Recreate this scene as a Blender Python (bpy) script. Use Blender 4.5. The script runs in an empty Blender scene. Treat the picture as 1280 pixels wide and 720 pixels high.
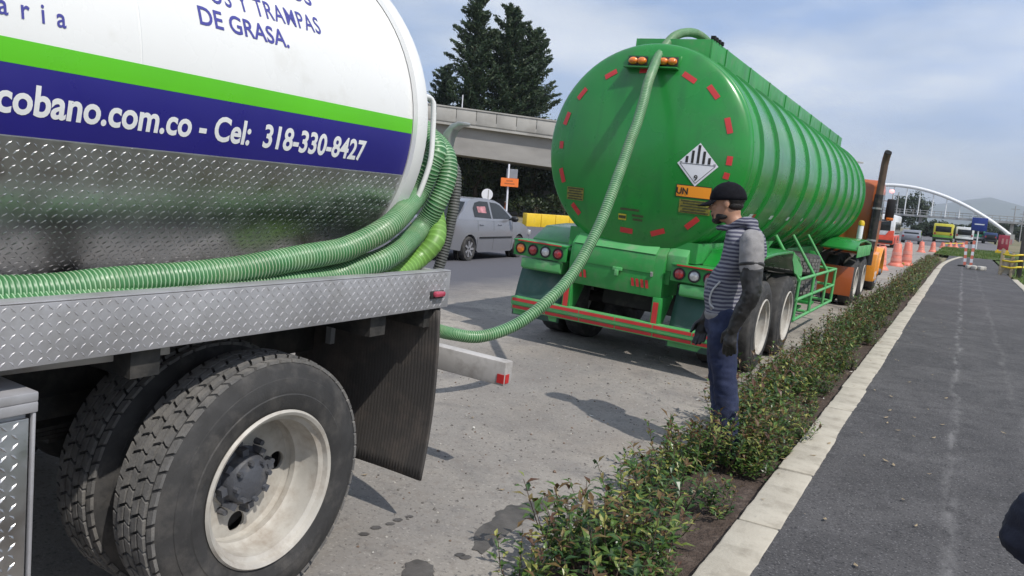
import bpy, bmesh, math, random
import numpy as np
from mathutils import Vector, Matrix, noise as mnoise

# ------------------------------------------------------------------ camera, sky, sun, exposure
SC = bpy.context.scene
COL = SC.collection
FPX, VPX, VPY, ROLL, CAMH = 980.0, 1205.0, 290.0, 4.6, 1.65
_Y = np.array([VPX-640, VPY-360, FPX]); _Y /= np.linalg.norm(_Y)
_h = np.array([math.cos(math.radians(ROLL)), math.sin(math.radians(ROLL)), 0])
_Z = np.cross(_Y, _h); _Z /= np.linalg.norm(_Z)
if _Z[1] > 0: _Z = -_Z
CR = np.stack([np.cross(_Y, _Z), _Y, _Z])          # world = CR @ (right, down, forward)
CC = np.array([0, 0, CAMH])
cam = bpy.data.cameras.new('camera'); camo = bpy.data.objects.new('camera', cam); COL.objects.link(camo)
cam.sensor_width = 36; cam.lens = FPX/1280*36; cam.clip_start = .05; cam.clip_end = 20000
mw = np.eye(4); mw[:3, 0] = CR[:, 0]; mw[:3, 1] = -CR[:, 1]; mw[:3, 2] = -CR[:, 2]; mw[:3, 3] = CC
camo.matrix_world = Matrix(mw.tolist()); SC.camera = camo

SUN_EL, SUN_AZ = math.radians(51), math.radians(20)      # sun to the right (+X), a little behind the camera (-Y)
SUNV = Vector((math.cos(SUN_EL)*math.cos(SUN_AZ), -math.cos(SUN_EL)*math.sin(SUN_AZ), math.sin(SUN_EL)))
world = bpy.data.worlds.new('World'); SC.world = world; world.use_nodes = True
wn = world.node_tree; wn.nodes.clear()
def _n(nt, t, **k):
    n = nt.nodes.new(t)
    for a, b in k.items(): setattr(n, a, b)
    return n
sky = _n(wn, 'ShaderNodeTexSky', sky_type='NISHITA'); sky.sun_disc = False
sky.sun_elevation = SUN_EL; sky.sun_rotation = math.atan2(SUNV.x, SUNV.y)
sky.dust_density = 3.0; sky.air_density = 1.0; sky.altitude = 1500
tc = _n(wn, 'ShaderNodeTexCoord'); mp = _n(wn, 'ShaderNodeMapping'); mp.inputs['Scale'].default_value = (1, 1, 3.6)
mp.inputs['Rotation'].default_value = (.1, .25, .6)
ns = _n(wn, 'ShaderNodeTexNoise'); ns.inputs['Scale'].default_value = 1.7; ns.inputs['Detail'].default_value = 8; ns.inputs['Roughness'].default_value = .52
rp = _n(wn, 'ShaderNodeValToRGB'); rp.color_ramp.elements[0].position = .36; rp.color_ramp.elements[1].position = .64
ns2 = _n(wn, 'ShaderNodeTexNoise'); ns2.inputs['Scale'].default_value = 3.2; ns2.inputs['Detail'].default_value = 8
rp2 = _n(wn, 'ShaderNodeValToRGB')
rp2.color_ramp.elements[0].color = (4.2, 5.9, 9.4, 1); rp2.color_ramp.elements[1].color = (9.2, 9.8, 10.8, 1)
rp2.color_ramp.elements[0].position = .38; rp2.color_ramp.elements[1].position = .62
mx = _n(wn, 'ShaderNodeMixRGB'); bg = _n(wn, 'ShaderNodeBackground'); wo = _n(wn, 'ShaderNodeOutputWorld')
bg.inputs['Strength'].default_value = .11
wl = wn.links.new
wl(tc.outputs['Generated'], mp.inputs['Vector']); wl(mp.outputs[0], ns.inputs['Vector']); wl(mp.outputs[0], ns2.inputs['Vector'])
wl(ns.outputs[0], rp.inputs[0]); wl(ns2.outputs[0], rp2.inputs[0])
rm = _n(wn, 'ShaderNodeMapRange'); rm.inputs[3].default_value = .45; rm.inputs[4].default_value = .95
wl(rp.outputs[0], rm.inputs[0]); wl(rm.outputs[0], mx.inputs[0])
wl(sky.outputs[0], mx.inputs[1]); wl(rp2.outputs[0], mx.inputs[2]); wl(mx.outputs[0], bg.inputs[0]); wl(bg.outputs[0], wo.inputs[0])
sl = bpy.data.lights.new('sun', 'SUN'); sl.energy = 4.3; sl.angle = math.radians(.7); sl.color = (1, .955, .88)
so = bpy.data.objects.new('sun', sl); COL.objects.link(so); so.rotation_euler = SUNV.to_track_quat('Z', 'Y').to_euler(); so.location = (8, -4, 20)
SC.view_settings.view_transform = 'Standard'; SC.view_settings.look = 'None'; SC.view_settings.gamma = 1
SC.view_settings.exposure = -0.08

# ------------------------------------------------------------------ pixel -> place
def ray(x, y): return CR @ np.array([x-640, y-360, FPX])
def gnd(x, y, z=0.0): v = ray(x, y); return Vector(CC + (z-CC[2])/v[2]*v)
def atY(x, y, Y): v = ray(x, y); return Vector(CC + Y/v[1]*v)
def atX(x, y, X): v = ray(x, y); return Vector(CC + X/v[0]*v)
def dep(x, y, d): v = ray(x, y); return Vector(CC + d/FPX*v)
TILT = 2.3
class Loc:                      # frame of a vehicle parked on the cambered shoulder
    def __init__(s, o, deg=TILT):
        t = math.radians(deg); s.o = np.array(o, float)
        s.M = np.array([[math.cos(t), 0, math.sin(t)], [0, 1, 0], [-math.sin(t), 0, math.cos(t)]])
    def rl(s, x, y): return s.M.T@(CC-s.o), s.M.T@ray(x, y)
    def plane(s, x, y, i, v):
        C, d = s.rl(x, y); return Vector(C+(v-C[i])/d[i]*d)
    def to(s, p): return Vector(s.M.T@(np.array(p)-s.o))
WT = Loc((-3.34, 0, .074)); TR = Loc((-2.95, 0, .058))
def road_z(x):
    if x > -1.5: return 0.0
    if x > -6: return .04*(-1.5-x)
    return max(.0, .18-.035*(-6-x))

# ------------------------------------------------------------------ helpers
def cr(pts, step):
    """Catmull-Rom through pts, resampled at a given spacing"""
    P = [Vector(p) for p in pts]; P = [P[0]*2-P[1]]+P+[P[-1]*2-P[-2]]
    out = []
    for i in range(1, len(P)-2):
        a, b, c_, d = P[i-1:i+3]
        for k in range(24):
            t = k/24
            out.append(.5*((2*b)+(c_-a)*t+(2*a-5*b+4*c_-d)*t*t+(3*b-a-3*c_+d)*t**3))
    out.append(P[-2])
    res = [out[0]]; acc = 0
    for a, b in zip(out, out[1:]):
        L = (b-a).length
        if L < 1e-9: continue
        t = step-acc
        while t <= L:
            res.append(a.lerp(b, t/L)); t += step
        acc = (acc+L) % step if step else 0
        acc = L-(t-step)
    return res
class MB:
    def __init__(s): s.v = []; s.f = []; s.m = []
    def add(s, vs, fs, m=0):
        o = len(s.v); s.v += [tuple(p) for p in vs]
        s.f += [tuple(i+o for i in f) for f in fs]; s.m += [m]*len(fs); return s
    def box(s, x0, x1, y0, y1, z0, z1, m=0):
        return s.add([(x, y, z) for x in (x0, x1) for y in (y0, y1) for z in (z0, z1)],
            [(0, 1, 3, 2), (4, 6, 7, 5), (0, 4, 5, 1), (2, 3, 7, 6), (0, 2, 6, 4), (1, 5, 7, 3)], m)
    def obox(s, c_, size, R=None, m=0):
        R = R or Matrix.Identity(3); c_ = Vector(c_); h = Vector(size)/2
        vs = [c_+R@Vector((x*h.x, y*h.y, z*h.z)) for x in (-1, 1) for y in (-1, 1) for z in (-1, 1)]
        return s.add(vs, [(0, 1, 3, 2), (4, 6, 7, 5), (0, 4, 5, 1), (2, 3, 7, 6), (0, 2, 6, 4), (1, 5, 7, 3)], m)
    def bar(s, a, b, w, h, m=0, up=(0, 0, 1)):
        a = Vector(a); b = Vector(b); d = (b-a); L = d.length; d.normalize()
        x = d.cross(Vector(up));
        if x.length < 1e-4: x = d.cross(Vector((1, 0, 0)))
        x.normalize(); z = x.cross(d)
        return s.obox((a+b)/2, (w, L, h), Matrix((x, d, z)).transposed(), m)
    def tube(s, pts, r, n=12, cap=True, mats=None, m=0, close=False):
        P = [Vector(p) for p in pts]; N = len(P)
        rr = r if isinstance(r, (list, tuple)) else [r]*N
        t = [(P[min(i+1, N-1)]-P[max(i-1, 0)]).normalized() for i in range(N)]
        u = t[0].orthogonal().normalized(); vs = []
        for i in range(N):
            u = (u-t[i]*u.dot(t[i])).normalized(); w = t[i].cross(u)
            for k in range(n):
                a = 2*math.pi*k/n; vs.append(P[i]+(u*math.cos(a)+w*math.sin(a))*rr[i])
        o = len(s.v); s.v += [tuple(p) for p in vs]
        for i in range(N-1):
            for k in range(n):
                k2 = (k+1) % n
                s.f.append((o+i*n+k, o+i*n+k2, o+(i+1)*n+k2, o+(i+1)*n+k)); s.m.append(mats[i] if mats else m)
        if cap:
            s.f.append(tuple(o+k for k in range(n))[::-1]); s.m.append(m)
            s.f.append(tuple(o+(N-1)*n+k for k in range(n))); s.m.append(m)
        return s
    def cyl(s, a, b, r, r2=None, n=16, m=0): return s.tube([a, b], [r, r if r2 is None else r2], n, True, None, m)
    def lathe(s, o, ax, prof, n=32, m=0, mats=None):
        """prof: (radius, height along ax)"""
        o = Vector(o); ax = Vector(ax).normalized(); u = ax.orthogonal().normalized(); w = ax.cross(u)
        b = len(s.v)
        for r, h in prof:
            for k in range(n):
                a = 2*math.pi*k/n; s.v.append(tuple(o+ax*h+(u*math.cos(a)+w*math.sin(a))*r))
        for i in range(len(prof)-1):
            for k in range(n):
                k2 = (k+1) % n
                s.f.append((b+i*n+k, b+i*n+k2, b+(i+1)*n+k2, b+(i+1)*n+k)); s.m.append(mats[i] if mats else m)
        for i, rev in ((0, True), (len(prof)-1, False)):
            if prof[i][0] > 1e-4 and prof[0] != prof[-1]:
                f = tuple(b+i*n+k for k in range(n)); s.f.append(f[::-1] if rev else f); s.m.append(m)
        return s
    def prism(s, poly, lo, hi, axis=0, m=0):
        """poly of 2-D points in the two other axes, extruded along axis"""
        def mk(w, p): q = list(p); q.insert(axis, w); return tuple(q)
        n = len(poly); vs = [mk(lo, p) for p in poly]+[mk(hi, p) for p in poly]
        fs = [tuple(range(n))[::-1], tuple(range(n, 2*n))]+[(i, (i+1) % n, n+(i+1) % n, n+i) for i in range(n)]
        return s.add(vs, fs, m)
    def sphere(s, c_, r, nu=14, nv=9, m=0):
        c_ = Vector(c_); r = Vector((r, r, r)) if not hasattr(r, '__len__') else Vector(r)
        pr = []; b = len(s.v)
        for j in range(1, nv):
            a = math.pi*j/nv
            for i in range(nu):
                p = 2*math.pi*i/nu; s.v.append((c_.x+r.x*math.sin(a)*math.cos(p), c_.y+r.y*math.sin(a)*math.sin(p), c_.z+r.z*math.cos(a)))
        t = len(s.v); s.v += [(c_.x, c_.y, c_.z+r.z), (c_.x, c_.y, c_.z-r.z)]
        for j in range(nv-2):
            for i in range(nu):
                i2 = (i+1) % nu; s.f.append((b+j*nu+i, b+(j+1)*nu+i, b+(j+1)*nu+i2, b+j*nu+i2)); s.m.append(m)
        for i in range(nu):
            i2 = (i+1) % nu
            s.f.append((t, b+i, b+i2)); s.m.append(m); s.f.append((t+1, b+(nv-2)*nu+i2, b+(nv-2)*nu+i)); s.m.append(m)
        return s
    def mesh(s, name, mats, smooth=35, bev=0, fixn=True, seg=2):
        me = bpy.data.meshes.new(name); me.from_pydata(s.v, [], s.f)
        for mt in (mats if isinstance(mats, (list, tuple)) else [mats]): me.materials.append(mt)
        me.polygons.foreach_set('material_index', s.m)
        if bev or fixn:
            bm = bmesh.new(); bm.from_mesh(me)
            if fixn: bmesh.ops.recalc_face_normals(bm, faces=bm.faces)
            if bev:
                es = [e for e in bm.edges if len(e.link_faces) == 2 and e.calc_face_angle(0) > math.radians(28)]
                bmesh.ops.bevel(bm, geom=es, offset=bev, segments=seg, affect='EDGES', clamp_overlap=True, profile=.5)
            bm.to_mesh(me); bm.free()
        if smooth:
            me.shade_smooth(); me.set_sharp_from_angle(angle=math.radians(smooth))
        me.update(); return me
    def build(s, name, mats, parent=None, smooth=35, bev=0, kind=None, fixn=True, seg=2):
        return link(name, s.mesh(name, mats, smooth, bev, fixn, seg), parent, kind)
def link(name, me, parent=None, kind=None):
    o = bpy.data.objects.new(name, me); COL.objects.link(o)
    if parent: o.parent = parent
    if kind: o['kind'] = kind
    return o
def tag(o, label, cat, group=None):
    o['label'] = label; o['category'] = cat
    if group: o['group'] = group
    return o
def thing(name, label, cat, loc=(0, 0, 0), rz=0, group=None, ry=0):
    o = bpy.data.objects.new(name, None); o.empty_display_size = .2; COL.objects.link(o)
    o.location = loc; o.rotation_euler = (0, ry, rz); return tag(o, label, cat, group)
def struct(o): o['kind'] = 'structure'; return o
def dup(root, loc=None, rz=None, label=None, scale=None, mats=None):
    def cp(o, par):
        c_ = o.copy(); COL.objects.link(c_); c_.parent = par
        for ch in [x for x in bpy.data.objects if x.parent == o]: cp(ch, c_)
        return c_
    r = cp(root, root.parent)
    if loc is not None: r.location = loc
    if rz is not None: r.rotation_euler[2] = rz
    if label: r['label'] = label
    if scale: r.scale = (scale,)*3
    return r
def curve_plate(splines, thick, bev=0.0):
    """flat plate with holes from closed 2-D outlines; returns verts, faces"""
    cu = bpy.data.curves.new('tmp', 'CURVE'); cu.dimensions = '2D'; cu.fill_mode = 'BOTH'; cu.extrude = thick/2; cu.bevel_depth = bev; cu.bevel_resolution = 1
    for sp in splines:
        p = cu.splines.new('POLY'); p.points.add(len(sp)-1); p.use_cyclic_u = True
        for q, (x, y) in zip(p.points, sp): q.co = (x, y, 0, 1)
    return curve_geo(cu)
TMP = bpy.data.scenes.new('workbench'); TVL = TMP.view_layers[0]     # scratch scene, removed at the end
def curve_geo(cu):
    o = bpy.data.objects.new('tmp', cu); TMP.collection.objects.link(o)
    TVL.update(); dg = TVL.depsgraph; me = o.evaluated_get(dg).to_mesh()
    vs = [v.co.copy() for v in me.vertices]; fs = [tuple(p.vertices) for p in me.polygons]
    o.evaluated_get(dg).to_mesh_clear(); bpy.data.objects.remove(o); bpy.data.curves.remove(cu)
    return vs, fs
def text_geo(body, size=1.0, bold=0.0, spacing=1.0, extrude=0.0):
    cu = bpy.data.curves.new('txt', 'FONT'); cu.body = body; cu.size = size; cu.offset = bold; cu.space_character = spacing
    cu.extrude = extrude; cu.resolution_u = 4
    return curve_geo(cu)
def circ2(cx, cy, r, n=24, ry=None): return [(cx+r*math.cos(2*math.pi*k/n), cy+(ry or r)*math.sin(2*math.pi*k/n)) for k in range(n)]
def remesh(mb, name, mats, voxel=.008, smooth_it=4, parent=None, subd=0, kind=None, fn=None):
    """union overlapping closed pieces into one continuous skin"""
    me = mb.mesh('tmp', mats, smooth=0); o = bpy.data.objects.new('tmp', me); TMP.collection.objects.link(o)
    r = o.modifiers.new('r', 'REMESH'); r.mode = 'VOXEL'; r.voxel_size = voxel
    if smooth_it: sm = o.modifiers.new('s', 'SMOOTH'); sm.iterations = smooth_it; sm.factor = .5
    TVL.update(); dg = TVL.depsgraph; nm = bpy.data.meshes.new_from_object(o.evaluated_get(dg))
    bpy.data.objects.remove(o); nm.name = name
    nm.materials.clear()
    for mt in (mats if isinstance(mats, (list, tuple)) else [mats]): nm.materials.append(mt)
    if fn:
        ns_ = [v.normal.copy() for v in nm.vertices]
        co_ = [fn(v.co.copy(), q) for v, q in zip(nm.vertices, ns_)]
        nm.vertices.foreach_set('co', [c_ for v in co_ for c_ in v])
    nm.shade_smooth(); nm.update()
    return link(name, nm, parent, kind)

# ------------------------------------------------------------------ materials
def srgb(r, g, b): return tuple((((c_/255)+.055)/1.055)**2.4 if c_/255 > .04045 else c_/255/12.92 for c_ in (r, g, b))
def M(name, col, rough=.5, metal=0., var=.15, vs=3., bump=0., bs=60., dirt=None, coat=0., rvar=.1, emis=None, trans=0., spec=.5, stretch=None, detail=6, streak=None):
    m = bpy.data.materials.new(name); m.use_nodes = True; nt = m.node_tree; L = nt.links.new
    bs_ = nt.nodes['Principled BSDF']; t = _n(nt, 'ShaderNodeTexCoord'); src = t.outputs['Object']
    if stretch:
        mp_ = _n(nt, 'ShaderNodeMapping'); mp_.inputs['Scale'].default_value = stretch; L(src, mp_.inputs[0]); src = mp_.outputs[0]
    n1 = _n(nt, 'ShaderNodeTexNoise'); n1.inputs['Scale'].default_value = vs; n1.inputs['Detail'].default_value = detail; L(src, n1.inputs['Vector'])
    r = _n(nt, 'ShaderNodeValToRGB'); e = r.color_ramp.elements
    e[0].position = .3; e[1].position = .7
    e[0].color = (*[c_*(1-var) for c_ in col], 1); e[1].color = (*[min(1, c_*(1+var)) for c_ in col], 1)
    L(n1.outputs[0], r.inputs[0]); out = r.outputs[0]
    if dirt:
        dc, amt, ds = dirt; n2 = _n(nt, 'ShaderNodeTexNoise'); n2.inputs['Scale'].default_value = ds; n2.inputs['Detail'].default_value = 9; n2.inputs['Roughness'].default_value = .65
        L(t.outputs['Object'], n2.inputs['Vector'])
        mr = _n(nt, 'ShaderNodeMapRange'); mr.inputs[1].default_value = .62-.3*amt; mr.inputs[2].default_value = .78-.1*amt; mr.inputs[4].default_value = min(1, .55+.4*amt)
        L(n2.outputs[0], mr.inputs[0]); x = _n(nt, 'ShaderNodeMixRGB'); x.inputs[2].default_value = (*dc, 1)
        L(mr.outputs[0], x.inputs[0]); L(out, x.inputs[1]); out = x.outputs[0]
    if streak:      # run marks down the surface
        ms_ = _n(nt, 'ShaderNodeMapping'); ms_.inputs['Scale'].default_value = (9, 9, .7); L(t.outputs['Object'], ms_.inputs[0])
        n5 = _n(nt, 'ShaderNodeTexNoise'); n5.inputs['Scale'].default_value = 1; n5.inputs['Detail'].default_value = 7; L(ms_.outputs[0], n5.inputs['Vector'])
        mr5 = _n(nt, 'ShaderNodeMapRange'); mr5.inputs[1].default_value = .54; mr5.inputs[2].default_value = .74; mr5.inputs[4].default_value = streak[1]; L(n5.outputs[0], mr5.inputs[0])
        x5 = _n(nt, 'ShaderNodeMixRGB'); x5.inputs[2].default_value = (*streak[0], 1); L(mr5.outputs[0], x5.inputs[0]); L(out, x5.inputs[1]); out = x5.outputs[0]
    L(out, bs_.inputs['Base Color'])
    bs_.inputs['Metallic'].default_value = metal; bs_.inputs['Specular IOR Level'].default_value = spec
    if rvar:
        mr = _n(nt, 'ShaderNodeMapRange'); mr.inputs[1].default_value = .3; mr.inputs[2].default_value = .7
        mr.inputs[3].default_value = max(0.02, rough-rvar); mr.inputs[4].default_value = min(1, rough+rvar)
        n3 = _n(nt, 'ShaderNodeTexNoise'); n3.inputs['Scale'].default_value = vs*2.3; n3.inputs['Detail'].default_value = 5; L(src, n3.inputs['Vector'])
        L(n3.outputs[0], mr.inputs[0]); L(mr.outputs[0], bs_.inputs['Roughness'])
    else: bs_.inputs['Roughness'].default_value = rough
    bs_.inputs['Coat Weight'].default_value = coat; bs_.inputs['Coat Roughness'].default_value = .12
    if trans: bs_.inputs['Transmission Weight'].default_value = trans
    if bump:
        n4 = _n(nt, 'ShaderNodeTexNoise'); n4.inputs['Scale'].default_value = bs; n4.inputs['Detail'].default_value = 5; L(src, n4.inputs['Vector'])
        b = _n(nt, 'ShaderNodeBump'); b.inputs['Strength'].default_value = bump; b.inputs['Distance'].default_value = .01
        L(n4.outputs[0], b.inputs['Height']); L(b.outputs[0], bs_.inputs['Normal'])
    if emis: bs_.inputs['Emission Color'].default_value = (*emis[0], 1); bs_.inputs['Emission Strength'].default_value = emis[1]
    return m
def leafmat(name, c1, c2, c3=None, rough=.45):
    """leaf colour changes from leaf to leaf (mesh island) and a little light passes through"""
    m = bpy.data.materials.new(name); m.use_nodes = True; nt = m.node_tree; L = nt.links.new
    b = nt.nodes['Principled BSDF']; g = _n(nt, 'ShaderNodeNewGeometry'); r = _n(nt, 'ShaderNodeValToRGB')
    e = r.color_ramp.elements; e[0].color = (*c1, 1); e[1].color = (*c2, 1); e[1].position = .75
    if c3: q = e.new(.93); q.color = (*c3, 1)
    L(g.outputs['Random Per Island'], r.inputs[0]); L(r.outputs[0], b.inputs['Base Color']); b.inputs['Roughness'].default_value = rough
    tr = _n(nt, 'ShaderNodeBsdfTranslucent'); L(r.outputs[0], tr.inputs[0]); mx_ = _n(nt, 'ShaderNodeMixShader'); mx_.inputs[0].default_value = .25
    L(b.outputs[0], mx_.inputs[1]); L(tr.outputs[0], mx_.inputs[2]); L(mx_.outputs[0], nt.nodes['Material Output'].inputs[0])
    return m
K = {}
DUST = srgb(150, 140, 128)
K['white'] = M('white_paint', (.74, .74, .725), .3, var=.03, vs=2, dirt=((.55, .53, .48), .12, 3), coat=.3)
K['blue'] = M('blue_film', (.022, .018, .20), .35, var=.06)
K['lime'] = M('lime_film', (.10, .50, .008), .35, var=.06)
K['letter_white'] = M('letter_white', (.8, .8, .8), .4, var=.03)
K['letter_blue'] = M('letter_blue', (.06, .06, .28), .4, var=.05)
K['tread_plate'] = M('tread_plate', (.56, .56, .56), .40, 1, var=.12, vs=5, dirt=((.22, .2, .18), .25, 9), bump=.05, bs=90, rvar=.12)
K['deck_plate'] = M('deck_plate', (.40, .395, .41), .5, .35, var=.14, vs=4, dirt=((.27, .26, .255), .45, 7), rvar=.1)
K['steel'] = M('steel', (.42, .41, .40), .5, .6, dirt=((.2, .15, .1), .3, 8))
K['galv'] = M('galvanised', (.56, .57, .58), .45, .7, var=.1, dirt=((.3, .28, .25), .2, 8))
K['chassis'] = M('chassis_black', (.018, .018, .018), .7, dirt=((.09, .08, .07), .45, 6), bump=.2, bs=40)
K['rubber'] = M('tyre_rubber', (.035, .034, .034), .75, var=.3, vs=9, dirt=((.12, .11, .10), .45, 7), bump=.12, bs=120)
K['tread'] = M('tyre_tread', (.135, .13, .125), .9, var=.25, vs=20, dirt=((.22, .205, .185), .5, 12), bump=.35, bs=160)
K['flap'] = M('flap_rubber', (.062, .056, .052), .8, var=.2, dirt=((.15, .12, .1), .4, 5))
K['rim'] = M('rim_cream', (.46, .435, .39), .5, var=.14, vs=6, dirt=((.22, .17, .125), .5, 7), bump=.08, bs=60)
K['hub'] = M('hub_grey', (.085, .09, .105), .6, .2, dirt=((.2, .18, .16), .35, 14), bump=.3, bs=60)
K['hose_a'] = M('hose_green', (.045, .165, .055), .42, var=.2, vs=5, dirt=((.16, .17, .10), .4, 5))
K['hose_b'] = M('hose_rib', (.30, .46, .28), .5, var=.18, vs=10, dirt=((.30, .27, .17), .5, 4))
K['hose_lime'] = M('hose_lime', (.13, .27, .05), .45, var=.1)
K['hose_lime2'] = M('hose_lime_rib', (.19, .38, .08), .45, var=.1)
K['hose_dark'] = M('hose_dark', (.05, .053, .05), .6, dirt=((.16, .16, .15), .4, 9))
K['hose_dark2'] = M('hose_dark_rib', (.14, .145, .14), .6)
K['green'] = M('green_paint', (.013, .225, .032), .30, var=.16, vs=1.1, dirt=((.035, .13, .045), .4, 1.8), coat=.25, rvar=.1, streak=((.012, .12, .03), .45))
K['green_pale'] = M('green_faded_and_lit', (.09, .36, .115), .5, var=.14, vs=3, dirt=((.28, .30, .22), .35, 7), rvar=.12)  # faded chassis parts, and the painted-in sunlight on the cabinet lid slope
K['green_mid'] = M('green_box', (.030, .26, .055), .42, var=.12, vs=3, dirt=((.13, .2, .10), .3, 6), streak=((.02, .12, .03), .4))
K['green_dark'] = M('green_flap', (.03, .085, .07), .6, var=.2, dirt=((.1, .12, .1), .4, 4))
K['red_tape'] = M('red_reflector', (.52, .035, .035), .35, var=.1)
K['red_lens'] = M('red_lens', (.33, .02, .025), .15, var=.2, vs=30, coat=1)
K['amber_lens'] = M('amber_lens', (.75, .19, .015), .15, var=.2, vs=30, coat=1)
K['clear_lens'] = M('clear_lens', (.5, .5, .5), .12, var=.25, vs=40, coat=1, metal=.3)
K['pink_lens'] = M('marker_lens', (.42, .05, .09), .2, var=.1, coat=1)
K['black'] = M('black_plastic', (.014, .014, .015), .5, var=.2)
K['black_print'] = M('black_print', (.02, .018, .016), .5, var=.1)
K['orange'] = M('orange_paint', (.40, .088, .016), .38, var=.12, vs=2, dirt=((.22, .1, .05), .25, 5), coat=.3)
K['orange_y'] = M('orange_fender', (.80, .30, .025), .35, var=.08, coat=.4)
K['orange_sign'] = M('orange_sign', (.85, .20, .035), .45, var=.05)
K['placard'] = M('placard_white', (.72, .72, .76), .4, var=.03)
K['un_orange'] = M('un_orange', (.85, .30, .02), .4, var=.05)
K['yellow'] = M('yellow_paint', (.72, .48, .02), .5, var=.1, dirt=((.35, .27, .1), .3, 3))
K['sticker'] = M('sticker_dark', (.05, .055, .02), .5, var=.3, vs=40)
K['sticker_y'] = M('sticker_yellow', (.55, .45, .03), .5, var=.2, vs=30)
K['sticker_edge'] = M('sticker_edge', (.22, .19, .03), .5, var=.3, vs=40)
K['chrome'] = M('chrome', (.55, .55, .56), .22, 1, var=.15, dirt=((.14, .11, .09), .4, 9))
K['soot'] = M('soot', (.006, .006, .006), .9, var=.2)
K['glass'] = M('window_glass', (.014, .017, .019), .08, var=.2, coat=0, rvar=0, spec=.35)
# ------------------------------------------------------------------ the setting
rng = random.Random(7)
def ground_mat(name, base, layers, rough=.9, bump=.4, bs=90, bd=.01, wv=.6):
    """layers: list of (colour, kind, params) mixed over the base; all in object metres"""
    m = bpy.data.materials.new(name); m.use_nodes = True; nt = m.node_tree; L = nt.links.new
    b = nt.nodes['Principled BSDF']; t = _n(nt, 'ShaderNodeTexCoord'); P = t.outputs['Object']
    rgb = _n(nt, 'ShaderNodeRGB'); rgb.outputs[0].default_value = (*base, 1); out = rgb.outputs[0]
    sp = _n(nt, 'ShaderNodeSeparateXYZ'); L(P, sp.inputs[0])
    def noise(scale, det=7, r=.6, st=(1, 1, 1)):
        mp_ = _n(nt, 'ShaderNodeMapping'); mp_.inputs['Scale'].default_value = st; L(P, mp_.inputs[0])
        n_ = _n(nt, 'ShaderNodeTexNoise'); n_.inputs['Scale'].default_value = scale; n_.inputs['Detail'].default_value = det; n_.inputs['Roughness'].default_value = r
        L(mp_.outputs[0], n_.inputs['Vector']); return n_.outputs[0]
    def mapr(s, a, c_, lo=0, hi=1):
        r = _n(nt, 'ShaderNodeMapRange'); r.inputs[1].default_value = a; r.inputs[2].default_value = c_; r.inputs[3].default_value = lo; r.inputs[4].default_value = hi
        L(s, r.inputs[0]); return r.outputs[0]
    def mth(op, a, c_):
        x = _n(nt, 'ShaderNodeMath'); x.operation = op
        for i, q in enumerate((a, c_)):
            if isinstance(q, (int, float)): x.inputs[i].default_value = q
            else: L(q, x.inputs[i])
        return x.outputs[0]
    for col, kind, p in layers:
        if kind == 'noise': fac = mapr(noise(p[0], st=p[4] if len(p) > 4 else (1, 1, 1)), p[1], p[2], 0, p[3])
        elif kind == 'x':          # towards -X beyond p0..p1, edge broken by noise
            fac = mapr(mth('ADD', sp.outputs[0], mth('MULTIPLY', mth('SUBTRACT', noise(p[2]), .5), p[3])), p[0], p[1])
        elif kind == 'streak':     # worn line along Y about x = p0
            wob = mth('MULTIPLY', mth('SUBTRACT', noise(.7, st=(0, 1, 0)), .5), p[2])
            d = mth('ABSOLUTE', mth('SUBTRACT', mth('ADD', sp.outputs[0], wob), p[0]), 0)
            fac = mth('MULTIPLY', mapr(d, p[1], 0.0, 0, p[3]), mapr(noise(3.5, st=(3, .8, 1)), .42, .66))
        elif kind == 'crack':
            v = _n(nt, 'ShaderNodeTexVoronoi'); v.feature = 'DISTANCE_TO_EDGE'; v.inputs['Scale'].default_value = p[0]
            mv = _n(nt, 'ShaderNodeMixRGB'); mv.inputs[0].default_value = .25
            nn = _n(nt, 'ShaderNodeTexNoise'); nn.inputs['Scale'].default_value = 1.5; nn.inputs['Detail'].default_value = 8; L(P, nn.inputs['Vector'])
            L(P, mv.inputs[1]); L(nn.outputs[1], mv.inputs[2]); L(mv.outputs[0], v.inputs['Vector'])
            fac = mth('MULTIPLY', mapr(v.outputs[0], p[1], 0, 0, p[2]), mapr(noise(.5), .5, .6))
        x = _n(nt, 'ShaderNodeMixRGB'); x.inputs[2].default_value = (*col, 1); L(fac, x.inputs[0]); L(out, x.inputs[1]); out = x.outputs[0]
    L(out, b.inputs['Base Color']); b.inputs['Roughness'].default_value = rough; b.inputs['Specular IOR Level'].default_value = .3
    bp = _n(nt, 'ShaderNodeBump'); bp.inputs['Strength'].default_value = bump; bp.inputs['Distance'].default_value = bd
    L(mth('ADD', noise(bs, 4), mth('MULTIPLY', noise(bs/6, 6), wv)), bp.inputs['Height']); L(bp.outputs[0], b.inputs['Normal'])
    return m
road_m = ground_mat('road_asphalt', (.285, .258, .228), [
    ((.37, .335, .29), 'noise', (.9, .44, .62, .9)),
    ((.17, .155, .145), 'noise', (1.7, .52, .68, .85)),
    ((.15, .14, .13), 'noise', (6, .53, .68, .7)), ((.25, .21, .17), 'noise', (.5, .5, .66, .6)),
    ((.20, .19, .18), 'noise', (.35, .48, .62, .6, (1, .35, 1))),
    ((.46, .43, .39), 'noise', (60, .58, .70, .6)), ((.11, .10, .095), 'noise', (45, .56, .68, .8)), ((.19, .165, .145), 'noise', (18, .54, .7, .6)),
    ((.10, .098, .11), 'x', (-5.6, -7.4, 1.2, 1.2)),
    ((.14, .135, .14), 'noise', (.25, .55, .7, .3, (1, .2, 1)))], .9, .5, 70)
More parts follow.
